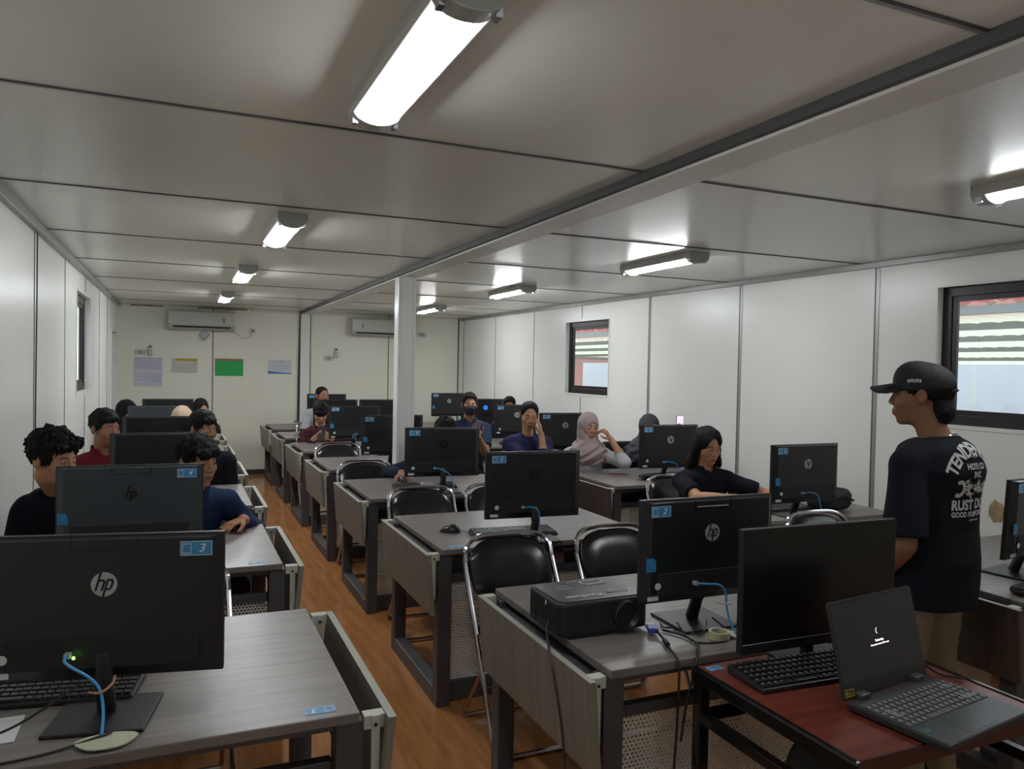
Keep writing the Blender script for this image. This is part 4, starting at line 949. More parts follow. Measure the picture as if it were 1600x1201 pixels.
MB().bx(-w+0.05, w, -0.0075, -0.006, h-0.035, h).build('yellow_header', mat('yellow_print', (0.52, 0.38, 0.05), 0.7), e)
lines(e, [(-w*0.8, w*0.8, 0.02-0.022*i, 0.003) for i in range(4)])
e, w, h = wall_sheet('green_folder', 0.474, 0.853, 1.415, 1.660, mat('green_plastic', (0.005, 0.38, 0.06), 0.25), 'bright green plastic folder pinned on the back wall', 'folder')
MB().bx(-w, w, -0.009, -0.005, h-0.03, h).build('folder_strip', mat('brown_strip', (0.30, 0.16, 0.10), 0.6), e)
e, w, h = wall_sheet('notice_sheet', 1.193, 1.519, 1.455, 1.655, mat('blue_white_paper', (0.58, 0.60, 0.66), 0.8), 'white notice with a blue foot, right of the green folder')
MB().prism([(-w, -h), (w, -h), (w, -h+0.012), (0, -h+0.022), (-w, -h+0.042)], lambda u, v, t: Vector((u, t, v)), -0.0078, -0.006).build('blue_foot', mat('blue_print', (0.06, 0.22, 0.45), 0.7), e)
lines(e, [(-w*0.5, w*0.5, h-0.03, 0.010)]+[(-w*0.8, w*0.8, 0.03-0.02*i, 0.003) for i in range(4)])
def remote(x, z, label):
    e = empty('remote_holder', (x, YB, z)); tag(e, label, 'remote control')
    MB().bx(-0.026, 0.026, -0.035, 0, -0.09, 0.0).build('holder', M_OFFW, e, bevel=0.003)
    MB().bx(-0.022, 0.022, -0.028, -0.006, -0.06, 0.055).build('remote', M_WHITE, e, bevel=0.003)
    MB().bx(-0.014, 0.014, -0.0295, -0.027, 0.018, 0.042).build('remote_display', M_DARK, e)
remote(-0.352, 1.77, 'white remote control in a wall holder above the printed sheets')
remote(2.165, 1.80, 'remote control in a wall holder left of the column, beside a socket')
def socket(x, z, label, c=None, w=0.07):
    e = empty('wall_socket', (x, YB, z)); tag(e, label, 'socket')
    MB().bx(-w, w, -0.012, 0, -0.035, 0.035).build('plate', c or M_OFFW, e, bevel=0.004)
    MB().bx(-w*0.4, w*0.4, -0.016, -0.011, -0.018, 0.018).build('switch', M_STRIP if c is None else mat('red_switch', (0.45, 0.10, 0.08), 0.5), e, bevel=0.002)
    return e
socket(0.975, 2.065, 'socket with a red switch right of the left air conditioner', M_WHITE, 0.045)
socket(-0.47, 1.725, 'small wall plate left of the remote control holder')
socket(2.06, 1.70, 'wall plate left of the second remote control holder')
socket(3.50, 2.10, 'pale wall plate right of the white column')
black_cable('aircon_cable', [(0.73, YB-0.03, 2.05), (0.80, YB-0.02, 1.98), (0.88, YB-0.01, 1.955), (0.95, YB-0.01, 1.99), (0.965, YB-0.012, 2.03)], 'pale cable from the left air conditioner to its red socket', 0.005, M_OFFW)
black_cable('hanging_cable', [(1.63, YB-0.02, 2.3), (1.62, YB-0.02, 1.5), (1.615, YB-0.02, 0.85), (1.60, YB-0.06, 0.77), (1.55, YB-0.1, 0.757)], 'black cable running down the back wall post to the farthest desk', 0.007)
o = MB().cyl((0, 0, 0), (0.01, -0.02, -0.07), 0.02, 0.008).build('ceiling_hook', M_OFFW, None, loc=(0.93, 11.2, H)); tag(o, 'tiny pale hook on the ceiling right of the left air conditioner', 'hook')
# ---------------------------------------------------------------- people: signed distance shapes meshed with surface nets
V3 = lambda *a: np.array(a, float)
def smin(a, b, k):
    h = np.clip(0.5+0.5*(b-a)/k, 0, 1); return b*(1-h)+a*h-k*h*(1-h)
def smax(a, b, k): return -smin(-a, -b, k)
def s_cap(P, a, b, r1, r2=None):
    if r2 is None: r2 = r1
    a = np.asarray(a, float); b = np.asarray(b, float); ab = b-a
    t = np.clip(((P-a)@ab)/max(ab@ab, 1e-9), 0, 1)
    return np.linalg.norm(P-a-t[:, None]*ab, axis=1)-(r1+(r2-r1)*t)
def s_ell(P, c, r):
    q = (P-np.asarray(c))/np.asarray(r); k0 = np.linalg.norm(q, axis=1); k1 = np.linalg.norm(q/np.asarray(r), axis=1)
    return k0*(k0-1)/np.maximum(k1, 1e-6)
def nz(P, f, seed=0.0):
    x, y, z = P[:, 0]*f, P[:, 1]*f, P[:, 2]*f; s = seed
    return (np.sin(x+1.7*np.sin(y*0.9+s))+np.sin(y*1.13+1.3*np.sin(z*1.1+s*2))+np.sin(z*0.97+1.9*np.sin(x*0.8+s*3)))/3
def surfnet(fn, lo, hi, h):
    B = 8
    lo = np.asarray(lo, float); nb = np.maximum(np.ceil((np.asarray(hi)-lo)/(h*B)).astype(int), 1); n = nb*B
    bc = [lo[i]+(np.arange(nb[i])+0.5)*B*h-h*0.5 for i in range(3)]
    G = np.stack(np.meshgrid(*bc, indexing='ij'), -1).reshape(-1, 3)
    dc = fn(G); act = np.abs(dc) < B*h*0.87*1.25+0.02
    A = np.repeat(np.repeat(np.repeat(dc.reshape(nb), B, 0), B, 1), B, 2).astype(np.float32)
    idx = np.argwhere(act.reshape(nb))
    off = np.stack(np.meshgrid(*[np.arange(B)]*3, indexing='ij'), -1).reshape(-1, 3)
    step = 400
    for s in range(0, len(idx), step):
        I = (idx[s:s+step, None, :]*B+off[None]).reshape(-1, 3)
        A[I[:, 0], I[:, 1], I[:, 2]] = fn(lo+I*h)
    A[0] = A[-1] = 1; A[:, 0] = A[:, -1] = 1; A[:, :, 0] = A[:, :, -1] = 1
    S = A < 0
    c = np.zeros(n-1, np.uint8); offs = [(i, j, k) for i in (0, 1) for j in (0, 1) for k in (0, 1)]
    for (i, j, k) in offs: c += S[i:n[0]-1+i, j:n[1]-1+j, k:n[2]-1+k]
    cells = np.argwhere((c > 0) & (c < 8))
    if len(cells) == 0: return np.zeros((0, 3)), np.zeros((0, 4), int)
    vid = np.full(n-1, -1, np.int32); vid[cells[:, 0], cells[:, 1], cells[:, 2]] = np.arange(len(cells))
    acc = np.zeros((len(cells), 3)); cnt = np.zeros(len(cells))
    for ax in range(3):
        for o in offs:
            if o[ax]: continue
            o1 = list(o); o1[ax] = 1
            a = A[tuple((cells+o).T)]; b = A[tuple((cells+o1).T)]; m = (a < 0) != (b < 0)
            t = np.where(m, a/np.where(m, a-b, 1), 0)
            p = np.repeat(np.array([o], float), len(cells), 0); p[:, ax] += t
            acc[m] += p[m]; cnt[m] += 1
    V = lo+(cells+acc/cnt[:, None])*h
    F = []
    for ax in range(3):
        sl0 = [slice(0, None)]*3; sl1 = [slice(0, None)]*3
        sl0[ax] = slice(0, n[ax]-1); sl1[ax] = slice(1, n[ax])
        E0, E1 = S[tuple(sl0)], S[tuple(sl1)]
        e = np.argwhere(E0 != E1); u, v = [(1, 2), (2, 0), (0, 1)][ax]
        ok = (e[:, u] > 0) & (e[:, v] > 0) & (e[:, u] < n[u]-1) & (e[:, v] < n[v]-1); e = e[ok]
        fl = E0[tuple(e.T)]
        q = []
        for du, dv in ((0, 0), (-1, 0), (-1, -1), (0, -1)):
            x = e.copy(); x[:, u] += du; x[:, v] += dv; q.append(vid[tuple(x.T)])
        q = np.stack(q, 1); q[~fl] = q[~fl][:, ::-1]; q = q[:, ::-1] if False else q
        F.append(q)
    F = np.concatenate(F); F = F[(F >= 0).all(1)]
    return V, F
def np_mesh(name, V, F, m, parent, tone=None):
    me = D.meshes.new(name); me.vertices.add(len(V)); me.vertices.foreach_set('co', V.astype(np.float32).ravel())
    me.loops.add(F.size); me.loops.foreach_set('vertex_index', F.astype(np.int32).ravel())
    me.polygons.add(len(F)); me.polygons.foreach_set('loop_start', np.arange(0, F.size, 4, dtype=np.int32))
    me.polygons.foreach_set('use_smooth', np.ones(len(F), bool)); me.materials.append(m)
    me.update(calc_edges=True); me.validate()
    if tone is not None:
        ca = me.color_attributes.new('tone', 'FLOAT_COLOR', 'POINT')
        col = np.ones((len(V), 4), np.float32); col[:, :3] = tone; ca.data.foreach_set('color', col.ravel())
    o = D.objects.new(name, me); COL.objects.link(o)
    if parent is not None: o.parent = parent
    return o
def basis(a, pitch=0, roll=0):
    """columns: person's right, forward, up. a degrees, 0 faces -Y, +90 faces +X; pitch + looks down; roll + leans head to its right"""
    a, p, r = np.radians([a, pitch, roll]); f0 = V3(np.sin(a), -np.cos(a), 0); up0 = V3(0, 0, 1)
    f = f0*np.cos(p)-up0*np.sin(p); rt = np.cross(f, V3(0, 0, 1)); rt /= np.linalg.norm(rt); up = np.cross(rt, f)
    rt2 = rt*np.cos(r)-up*np.sin(r); up2 = rt*np.sin(r)+up*np.cos(r)
    return np.stack([rt2, f, up2], 1)
EX = np.array([1, 1, 1])
def head_sdf(Q, fem=0.0):
    """Q in head space; x right, y forward, z up; chin about z=-.118, crown +.118"""
    A = Q.copy(); A[:, 0] = np.abs(A[:, 0])
    d = s_ell(A, (0, -0.016, 0.034), (0.073, 0.094, 0.082))
    d = smin(d, s_ell(A, (0, 0.018, -0.030), (0.060-0.003*fem, 0.070, 0.080)), 0.03)
    d = smin(d, s_ell(A, (0.0, 0.030, -0.078), (0.036, 0.046, 0.030)), 0.025)
    d = smin(d, s_ell(A, (0, 0.066, -0.100), (0.019-0.003*fem, 0.017, 0.014)), 0.022)
    d = smin(d, s_cap(A, (0.012, 0.079, 0.023), (0.042, 0.066, 0.020), 0.010, 0.008), 0.016)
    d = smin(d, s_ell(A, (0.038, 0.058, -0.026), (0.024, 0.022, 0.026)), 0.022)
    d = smax(d, -s_ell(A, (0.031, 0.101, 0.003), (0.018, 0.020, 0.0125)), 0.012)
    d = smin(d, s_ell(A, (0.031, 0.0745, 0.001), (0.0145, 0.013, 0.0115)), 0.003)
    d = smin(d, s_cap(A, (0, 0.083, 0.016), (0, 0.103, -0.026), 0.0065, 0.0105), 0.012)
    d = smin(d, s_ell(A, (0.0125, 0.094, -0.031), (0.0085, 0.011, 0.0075)), 0.008)
    d = smin(d, s_ell(A, (0.0, 0.078, -0.062), (0.030, 0.018, 0.022)), 0.014)
    d = smin(d, s_cap(A, (0.0, 0.0945, -0.0575), (0.019, 0.083, -0.0625), 0.0062, 0.003), 0.005)
    d = smin(d, s_cap(A, (0.0, 0.0935, -0.0705), (0.016, 0.083, -0.0665), 0.0072, 0.003), 0.005)
    d = smax(d, -s_cap(A, (0.0, 0.1015, -0.0640), (0.021, 0.088, -0.0645), 0.0016, 0.0012), 0.003)
    ear = s_ell(A, (0.079, -0.012, -0.004), (0.009, 0.019, 0.031))
    ear = smax(ear, -s_ell(A, (0.090, -0.008, 0.0), (0.008, 0.010, 0.018)), 0.005)
    d = smin(d, ear, 0.007)
    return d
def head_tone(Q, base, lipc, lid=0.5, browc=(0.012, 0.010, 0.009), beard=0.0):
    n = len(Q); T = np.repeat(np.array([base], float), n, 0); x = np.abs(Q[:, 0]); y = Q[:, 1]; z = Q[:, 2]
    def bl(mask, c):
        m = np.clip(mask, 0, 1)[:, None]; T[:] = T*(1-m)+np.array([c])*m
    front = y > 0.05
    bl((1-np.abs(z+0.064)/0.011)*1.6*(x < 0.023)*front*(1-(x/0.024)**2)*1.3, lipc)
    bl((1-np.abs(z+0.0643)/0.0022)*0.8*(x < 0.021)*(y > 0.06), np.array(lipc)*0.4)
    bz = 0.0225+0.004*np.sin((x-0.012)/0.034*PI); bl((1-np.abs(z-bz)/0.0048)*1.5*((x > 0.012) & (x < 0.047))*front, browc)
    bl(0.35*np.clip(1-np.hypot((x-0.04)/0.022, (z+0.025)/0.018), 0, 1)*front, (base[0]*1.1, base[1]*0.75, base[2]*0.72))
    if beard: bl(beard*np.clip(1-np.abs(z+0.05)/0.008, 0, 1)*(x < 0.024)*(y > 0.07)+beard*np.clip(1-np.hypot(x/0.022, (z+0.108)/0.016), 0, 1)*front, (0.02, 0.015, 0.012))
    ex, ez = (x-0.031)/0.0135, (z-0.0015)/(0.0058*max(lid, 0.01))
    er = np.hypot(ex, ez)
    if lid > 0.15:
        bl((1.12-er)*6*front*(y > 0.065), (0.42, 0.38, 0.35)); bl((1-np.hypot((x-0.031)/0.0062, (z-0.0015)/0.0062))*5*(er < 1.0)*front, (0.012, 0.008, 0.006))
    bl((1-np.abs(z-0.0015-0.0062*lid)/0.0022)*1.3*(np.abs(ex) < 1.1)*front*(y > 0.06), (0.015, 0.010, 0.008))
    bl((1-np.hypot((x-0.008)/0.0045, (z+0.0385)/0.0035))*1.2*(y > 0.085), np.array(base)*0.25)
    return T
def hair_sdf(Q, st, seed):
    A = Q.copy(); x = np.abs(A[:, 0]); y = A[:, 1]; z = A[:, 2]; A[:, 0] = x
    az = np.arctan2(Q[:, 0], Q[:, 1]+0.02)
    cut = s_ell(A, (0, 0.100, -0.036), (0.084, 0.080, 0.122)); fringe = None; bot = -0.058
    ear = s_ell(A, (0.088, 0.004, -0.026), (0.028, 0.032, 0.042))
    if st == 'buzz':
        d = s_ell(A, (0, -0.018, 0.040), (0.077, 0.098, 0.083)); ear = s_ell(A, (0.085, 0.0, -0.025), (0.03, 0.036, 0.042)); bot = -0.045
        am, fr = 0.0012, 300
    elif st in ('curly', 'messy', 'thick'):
        g = {'curly': 1.0, 'messy': 0.5, 'thick': 0.3}[st]
        d = s_ell(A, (0, -0.016, 0.048), (0.083+0.007*g, 0.102+0.006*g, 0.088+0.012*g))
        ear = s_ell(A, (0.094, 0.004, -0.028), (0.028, 0.030, 0.042))
        if st == 'curly': fringe = smin(s_ell(Q, (0.015, 0.078, 0.078), (0.052, 0.030, 0.024)), s_ell(Q, (-0.02, 0.070, 0.090), (0.05, 0.036, 0.026)), 0.02)
        elif st == 'messy': fringe = smin(s_ell(Q, (0.018, 0.080, 0.052), (0.050, 0.026, 0.030)), s_ell(Q, (-0.03, 0.074, 0.058), (0.040, 0.026, 0.026)), 0.015)
        else: fringe = s_ell(Q, (0.01, 0.076, 0.070), (0.052, 0.026, 0.024))
        am, fr = 0.004+0.006*g, 95
    elif st == 'fringe':
        d = s_ell(A, (0, -0.012, 0.046), (0.086, 0.104, 0.090)); ear = s_ell(A, (0.094, 0.02, -0.035), (0.026, 0.030, 0.045))
        fringe = s_ell(A, (0, 0.080, 0.040), (0.064, 0.026, 0.038)); am, fr = 0.003, 120
    elif st == 'short':
        d = s_ell(A, (0, -0.016, 0.044), (0.080, 0.101, 0.088)); fringe = s_ell(Q, (0.015, 0.072, 0.088), (0.045, 0.024, 0.016)); am, fr = 0.0025, 130
    elif st == 'sleek':
        d = s_ell(A, (0, -0.016, 0.040), (0.079, 0.101, 0.085)); ear = s_ell(A, (0.100, 0.03, -0.035), (0.022, 0.030, 0.045)); bot = -0.10
        cut = s_ell(A, (0, 0.098, -0.036), (0.076, 0.084, 0.130))
        d = smin(d, s_cap(Q, (0, -0.10, 0.0), (-0.02, -0.12, -0.20), 0.028, 0.018), 0.03); am, fr = 0.0008, 200
    elif st == 'long':
        d = s_ell(A, (0, -0.014, 0.048), (0.092, 0.110, 0.090)); cut = s_ell(A, (0.0, 0.102, -0.040), (0.064, 0.088, 0.128)); ear = s_ell(A, (0.14, 0.02, -0.035), (0.01, 0.01, 0.01)); bot = -0.24
        fl = s_cap(A, (0.064, -0.020, 0.02), (0.092, -0.030, -0.10), 0.036, 0.036); fl = smin(fl, s_cap(A, (0.092, -0.030, -0.10), (0.125, -0.030, -0.165), 0.034, 0.020), 0.02)
        fl = smin(fl, s_cap(A, (0.0, -0.075, 0.0), (0.03, -0.085, -0.18), 0.045, 0.035), 0.03); d = smin(d, fl, 0.03)
        am, fr = 0.0045, 55
    elif st == 'mullet':
        d = s_ell(A, (0, -0.022, 0.035), (0.079, 0.098, 0.080)); cut = s_ell(A, (0, 0.10, -0.03), (0.085, 0.090, 0.12)); ear = s_ell(A, (0.088, 0.008, -0.02), (0.028, 0.034, 0.040)); bot = -0.125
        d = smin(d, s_ell(A, (0, -0.078, -0.060), (0.058, 0.036, 0.055)), 0.02); d = smax(d, z-0.05, 0.01); am, fr = 0.006, 80
    d = smax(d, -cut, 0.010)
    if st not in ('long', 'mullet', 'sleek'): d = smin(d, s_ell(A, (0.0735, 0.022, -0.002), (0.007, 0.011, 0.026)), 0.004)
    d = smax(d, -ear, 0.006); d = smax(d, bot-z, 0.012)
    if fringe is not None: d = smin(d, fringe, 0.012)
    if st == 'long': d = d+0.010*np.exp(-((Q[:, 0]+0.012)/0.006)**2)*np.clip((z-0.06)/0.03, 0, 1)*(y > -0.04)+0.004*np.sin(Q[:, 2]*55+Q[:, 1]*30)*np.clip(-z/0.08, 0, 1)
    strand = np.sin(az*34+6*np.sin(z*40+seed)+seed)*0.35*am
    d = d-am*nz(Q, fr, seed)-strand
    if st in ('curly',): d = d-0.005*nz(Q, 190, seed+2)
    return d
def hand_parts(W, dr, pn, curl=0.4, spread=0.12, thumb=1, size=1.0, side=1):
    """list of capsules: wrist W, pointing dr, palm normal pn (towards the palm side); side=+1 thumb on +lat"""
    dr = np.array(dr, float); dr /= np.linalg.norm(dr); pn = np.array(pn, float); pn -= dr*(pn@dr); pn /= np.linalg.norm(pn)
    lat = np.cross(dr, pn)*side; C = []; s = size
    base = W+dr*0.012*s
    for k in range(4):
        o = (1.5-k)*0.0205*s
        C.append((W+lat*o*0.55+dr*0.01*s, W+lat*o+dr*0.088*s*(1-0.03*abs(k-1)), 0.0135*s, 0.0105*s))
    L = [0.040, 0.044, 0.041, 0.032]
    for k in range(4):
        o = (1.5-k)*0.0205*s; p = W+lat*o+dr*0.088*s*(1-0.03*abs(k-1)); a = 0.0; fd = dr*math.cos(spread*(1.5-k)*0.5)+lat*math.sin(spread*(1.5-k)*0.5)
        cu = curl if not isinstance(curl, (list, tuple)) else curl[k]
        for j, (f, c_) in enumerate(((1.0, 0.75), (0.62, 1.15), (0.48, 0.8))):
            a += cu*c_; d_ = fd*math.cos(a)+pn*math.sin(a); q = p+d_*L[k]*f*s
            C.append((p, q, (0.0094-0.0008*j)*s, (0.0088-0.0010*j)*s)); p = q
    t0 = W+lat*0.022*s+dr*0.022*s+pn*0.006; t1 = t0+(lat*0.75+dr*0.65+pn*0.35*thumb)*0.036*s; t2 = t1+(lat*0.25+dr*0.85+pn*0.45*thumb)*0.032*s; t3 = t2+(dr*0.9+pn*0.3*thumb-lat*0.05)*0.024*s
    C += [(t0, t1, 0.0145*s, 0.0112*s), (t1, t2, 0.0108*s, 0.0096*s), (t2, t3, 0.0096*s, 0.0080*s)]
    return C
def ik(S, T, l1, l2, pole):
    v = T-S; d = np.linalg.norm(v); d = min(d, (l1+l2)*0.999); n = v/np.linalg.norm(v); T = S+n*d
    a = (l1*l1-l2*l2+d*d)/(2*d); h = math.sqrt(max(l1*l1-a*a, 0)); p = np.array(pole, float)-n*(np.array(pole)@n); p /= max(np.linalg.norm(p), 1e-6)
    return S+n*a+p*h, T
def lin(c): return tuple(c)
def person(label, X, Y, ztop, ha=0, hp=0, hr=0, ta=0, skin=(0.30, 0.165, 0.10), lip=(0.22, 0.085, 0.07), lid=0.6, beard=0, fem=0.0,
           hair='short', hseed=1.0, hairc=(0.007, 0.006, 0.006), hijab=None, shirt=(0.02, 0.02, 0.03), sleeve='short', collar=True, pants=(0.03, 0.03, 0.04),
           RW=None, LW=None, stand=False, vox=0.006, pattern=None, cap=False, mask=False, lean=0.0, shw=0.172, group=None, inner=None, hoff=(0, 0), patches=False):
    skin = (min(skin[0]*1.15, 0.6), skin[1]*1.02, skin[2]*0.90)
    root = empty('person', (X, Y, 0)); tag(root, label, 'person', group)
    Hc = V3(X+hoff[0], Y+hoff[1], ztop-0.128-(0.012 if hair not in ('buzz',) else 0)); HB = basis(ha, hp, hr); TB = basis(ta); f = TB[:, 1]; rt = TB[:, 0]; up = V3(0, 0, 1)
    N = V3(X, Y, 0)-f*(0.035+lean*0.1)+up*(Hc[2]-(0.165 if stand else 0.150)); N2 = Hc+HB[:, 2]*-0.075-HB[:, 1]*0.018
    if stand: Q_ = V3(X, Y, 0.93)-f*0.02
    else: Q_ = V3(X, Y, 0.50)-f*(0.12+lean)
    SL, SR = N-rt*shw-up*0.098+f*0.005, N+rt*shw-up*0.098+f*0.005
    sc = 1-0.08*fem
    arms = []
    for S, tgt, sd in ((SR, RW, 1), (SL, LW, -1)):
        if tgt is None:
            if stand: tgt = dict(w=S+V3(0, 0, -0.50)+f*0.10, d=(0, 0, -1), p=-rt*sd, c=0.35)
            else: tgt = dict(w=V3(X, Y, 0.56)+f*0.16+rt*sd*0.10, d=f-rt*sd*0.4, p=(0, 0, -1), c=0.4)
        w_ = np.array(tgt['w'], float); el, w_ = ik(S, w_, 0.285*sc, 0.255*sc, tgt.get('pole', rt*sd*0.4-up*0.8-f*0.6))
        hp_ = hand_parts(w_, tgt.get('d', f), tgt.get('p', (0, 0, -1)), tgt.get('c', 0.4), tgt.get('s', 0.15), tgt.get('t', 1), 0.96*sc, -sd)
        arms.append((S, el, w_, hp_))
    up_t = N-Q_; Lt = np.linalg.norm(up_t); u_t = up_t/Lt; f_t = f-u_t*(f@u_t); f_t /= np.linalg.norm(f_t); r_t = np.cross(f_t, u_t)
    TT = np.array([0, 0.25, 0.5, 0.75, 0.93, 1.05])
    RX = np.array([0.158, 0.140, 0.138, 0.152, 0.120, 0.06])*(1-0.05*fem); RY = np.array([0.115, 0.100, 0.100, 0.112, 0.088, 0.055])
    def torso(P, off, tlo=-0.06, thi=0.97, wide=0.0):
        q = P-Q_; t = (q@u_t)/Lt; x = q@r_t; y = q@f_t
        rx = np.interp(t, TT, RX)+off+wide; ry = np.interp(t, TT, RY)+off
        k = np.sqrt((x/rx)**2+(y/ry)**2); d = (k-1)*np.minimum(rx, ry)*0.95
        d = smax(d, (t-thi)*Lt-off, 0.05); d = smax(d, (tlo-t)*Lt, 0.015); return d
    legs = []
    for sd in (1, -1):
        hip = Q_+r_t*sd*0.085-up*0.03
        if stand: kn = hip+V3(0, 0, -0.42)+f*0.03+rt*sd*0.02; an = kn+V3(0, 0, -0.42)-f*0.03
        else:
            kn = hip+f*0.40+rt*sd*0.06+up*0.02; an = V3(kn[0], kn[1], 0.09)+f*0.02
        legs.append((hip, kn, an))
    nr = 0.052-0.008*fem
    def body(P):
        Qh = (P-Hc)@HB; dh = head_sdf(Qh, fem)
        d = smin(dh, s_cap(P, N-up*0.03, N2, nr+0.006, nr), 0.02)
        if hijab is None: pass
        d2 = torso(P, -0.022, 0.0, 0.95)
        d2 = smin(d2, s_cap(P, SL, SR, 0.036), 0.04)
        for S, el, w_, hp_ in arms:
            d2 = smin(d2, s_cap(P, S, el, 0.046*sc, 0.038*sc), 0.02); d2 = smin(d2, s_cap(P, el, w_+(el-w_)*0.0, 0.041*sc, 0.0265*sc), 0.012)
            d2 = smin(d2, s_cap(P, el+(w_-el)*0.15, el+(w_-el)*0.45, 0.043*sc, 0.036*sc), 0.015)
        d = smin(d, d2, 0.035)
        for S, el, w_, hp_ in arms:
            near = np.linalg.norm(P-w_, axis=1) < 0.26
            if near.any():
                Pn = P[near]; dn = np.full(len(Pn), 9.0)
                for i, (a, b, r1, r2) in enumerate(hp_): dn = smin(dn, s_cap(Pn, a, b, r1, r2), 0.007 if i < 4 else 0.0035)
                t_ = d[near]; d[near] = smin(t_, dn, 0.008)
        for hip, kn, an in legs:
            d = smin(d, s_cap(P, hip, kn, 0.065, 0.045), 0.02); d = smin(d, s_cap(P, kn, an, 0.042, 0.032), 0.02)
        return d
    allp = np.array([Hc+V3(0.13, 0.13, 0.14), Hc-V3(0.13, 0.13, 0.2), SL, SR, Q_]+[p for a in arms for p in (a[1], a[2])]+[p for l in legs for p in l]+[c[1] for a in arms for c in a[3]])
    lo = allp.min(0)-0.09; hi = allp.max(0)+0.09; lo[2] = max(lo[2], 0.03)
    off = V3(X, Y, 0)
    Vb, Fb = surfnet(body, lo, hi, vox)
    Qh = (Vb-Hc)@HB; T = head_tone(Qh, skin, lip, lid, beard=beard); far = (np.linalg.norm(Qh, axis=1) > 0.16); T[far] = skin
    bo = np_mesh('body', Vb-off, Fb, SKIN, root, T)
    # shirt
    sh = 0.013
    cnt = []
    def shirtf(P):
        d = torso(P, sh+(0.022 if stand else 0.004), -0.42 if stand else -0.05, 0.93, 0.012 if stand else 0.004)
        for S_ in (SL, SR): d = smin(d, s_cap(P, N-up*0.048-f*0.012, S_+(N-S_)*0.12+up*0.004, 0.060, 0.056+0.004*(not fem)), 0.03)
        d = smin(d, s_cap(P, N-up*0.06, N-up*0.020, 0.080, nr+0.018), 0.03)
        for S, el, w_, hp_ in arms:
            if sleeve == 'short':
                e2 = S+(el-S)*(0.92 if stand else 0.72); a = s_cap(P, S, e2, 0.062*sc, 0.078*sc if stand else 0.062*sc)
                ax = (el-S)/np.linalg.norm(el-S); a = smax(a, (P-e2)@ax, 0.006); d = smin(d, a, 0.025)
            else:
                d = smin(d, s_cap(P, S, el, 0.064*sc, 0.056*sc), 0.03)
                ax = (w_-el)/np.linalg.norm(w_-el); e3 = w_-ax*(0.02 if sleeve == 'long' else 0.12)
                a = s_cap(P, el, e3, 0.055*sc, 0.040*sc); a = smax(a, (P-e3)@ax, 0.006); d = smin(d, a, 0.02)
        fold = nz(P, 34, hseed)*(0.0025 if stand else 0.0045)+nz(P*V3(1, 1, 0.45), 75, hseed+1)*(0.0012 if stand else 0.0022)
        d = d+fold
        nk = s_cap(P, N-up*0.035, N2, nr+0.020, nr+0.012); d = smax(d, -nk, 0.006)
        hd = s_ell((P-Hc)@HB, (0, 0.0, -0.02), (0.09, 0.11, 0.12)); d = smax(d, -hd, 0.01)
        if collar:
            tt = (P-N)@up; xx = (P-N)@rt; yy = (P-N)@f
            r_ = s_cap(P, N-up*0.05, N+up*0.06+(N2-N)*0.2, nr+0.030, nr+0.016)
            c = np.maximum(np.abs(r_)-0.0055, np.maximum(tt-0.038+0.02*(yy > 0), -0.05-tt)); vv = np.where(yy > 0, (0.010+np.maximum(tt+0.055, 0)*0.42)-np.abs(xx), -1)
            c = np.maximum(c, vv); fl = s_cap(P, N-up*0.045+f*0.062-rt*0.045, N-up*0.0+f*0.052-rt*0.048, 0.013, 0.010); fr = s_cap(P, N-up*0.045+f*0.062+rt*0.045, N-up*0.0+f*0.052+rt*0.048, 0.013, 0.010)
            d = smin(d, c, 0.006); d = smin(d, smin(fl, fr, 0.004), 0.010)
        return d
    hv = max(vox, 0.0062)
    Vs, Fs = surfnet(shirtf, np.minimum(lo, lo+0.0), hi, hv)
    Ts = np.repeat(np.array([shirt], float), len(Vs), 0)
    if pattern == 'plaid':
        u = (Vs-off)@rt; v = Vs[:, 2]; a = (np.mod(u, 0.05) < 0.018)*1.0+(np.mod(v, 0.05) < 0.018)*1.0; Ts = np.array([(0.085, 0.018, 0.026)])*(1-0.42*a[:, None])+np.array([(0.01, 0.01, 0.02)])*0.42*a[:, None]
    so = np_mesh('shirt', Vs-off, Fs, CLOTH, root, Ts)
    if collar and not stand and vox < 0.0075:
        b = MB()
        for i in range(4):
            p = N+f*(0.118)-up*(0.10+0.09*i)-off; b.ell(tuple(p), (0.006, 0.006, 0.006), 8, 6)
        b.build('shirt_button', M_DARK, so, smooth=True)
    if patches:
        b = MB()
        for sx in (-1, 1):
            c = N+rt*sx*0.075-up*0.115-off; h = f*0.125; b.box(Vector(c+h), (0.06, 0.012, 0.018), Matrix.Rotation(math.radians(ta), 3, 'Z'))
        b.build('name_patch', M_PAPER, so)
    # trousers and shoes
    def pantf(P):
        d = torso(P, 0.010, -0.22 if stand else -0.12, 0.22 if not stand else 0.12)
        for hip, kn, an in legs:
            d = smin(d, s_cap(P, hip, kn, 0.088, 0.066), 0.03); e = an+V3(0, 0, 0.02); d = smin(d, s_cap(P, kn, e, 0.066, 0.055), 0.02)
        return d+nz(P, 30, hseed)*0.004
    plo = np.min([Q_]+[p for l in legs for p in l], 0)-0.2; phi = np.max([Q_]+[p for l in legs for p in l], 0)+0.2; plo[2] = 0.04
    if stand: phi[2] = 1.1
    Vp, Fp = surfnet(pantf, plo, phi, 0.009 if stand else 0.014)
    np_mesh('trousers', Vp-off, Fp, CLOTH, root, np.repeat(np.array([pants], float), len(Vp), 0))
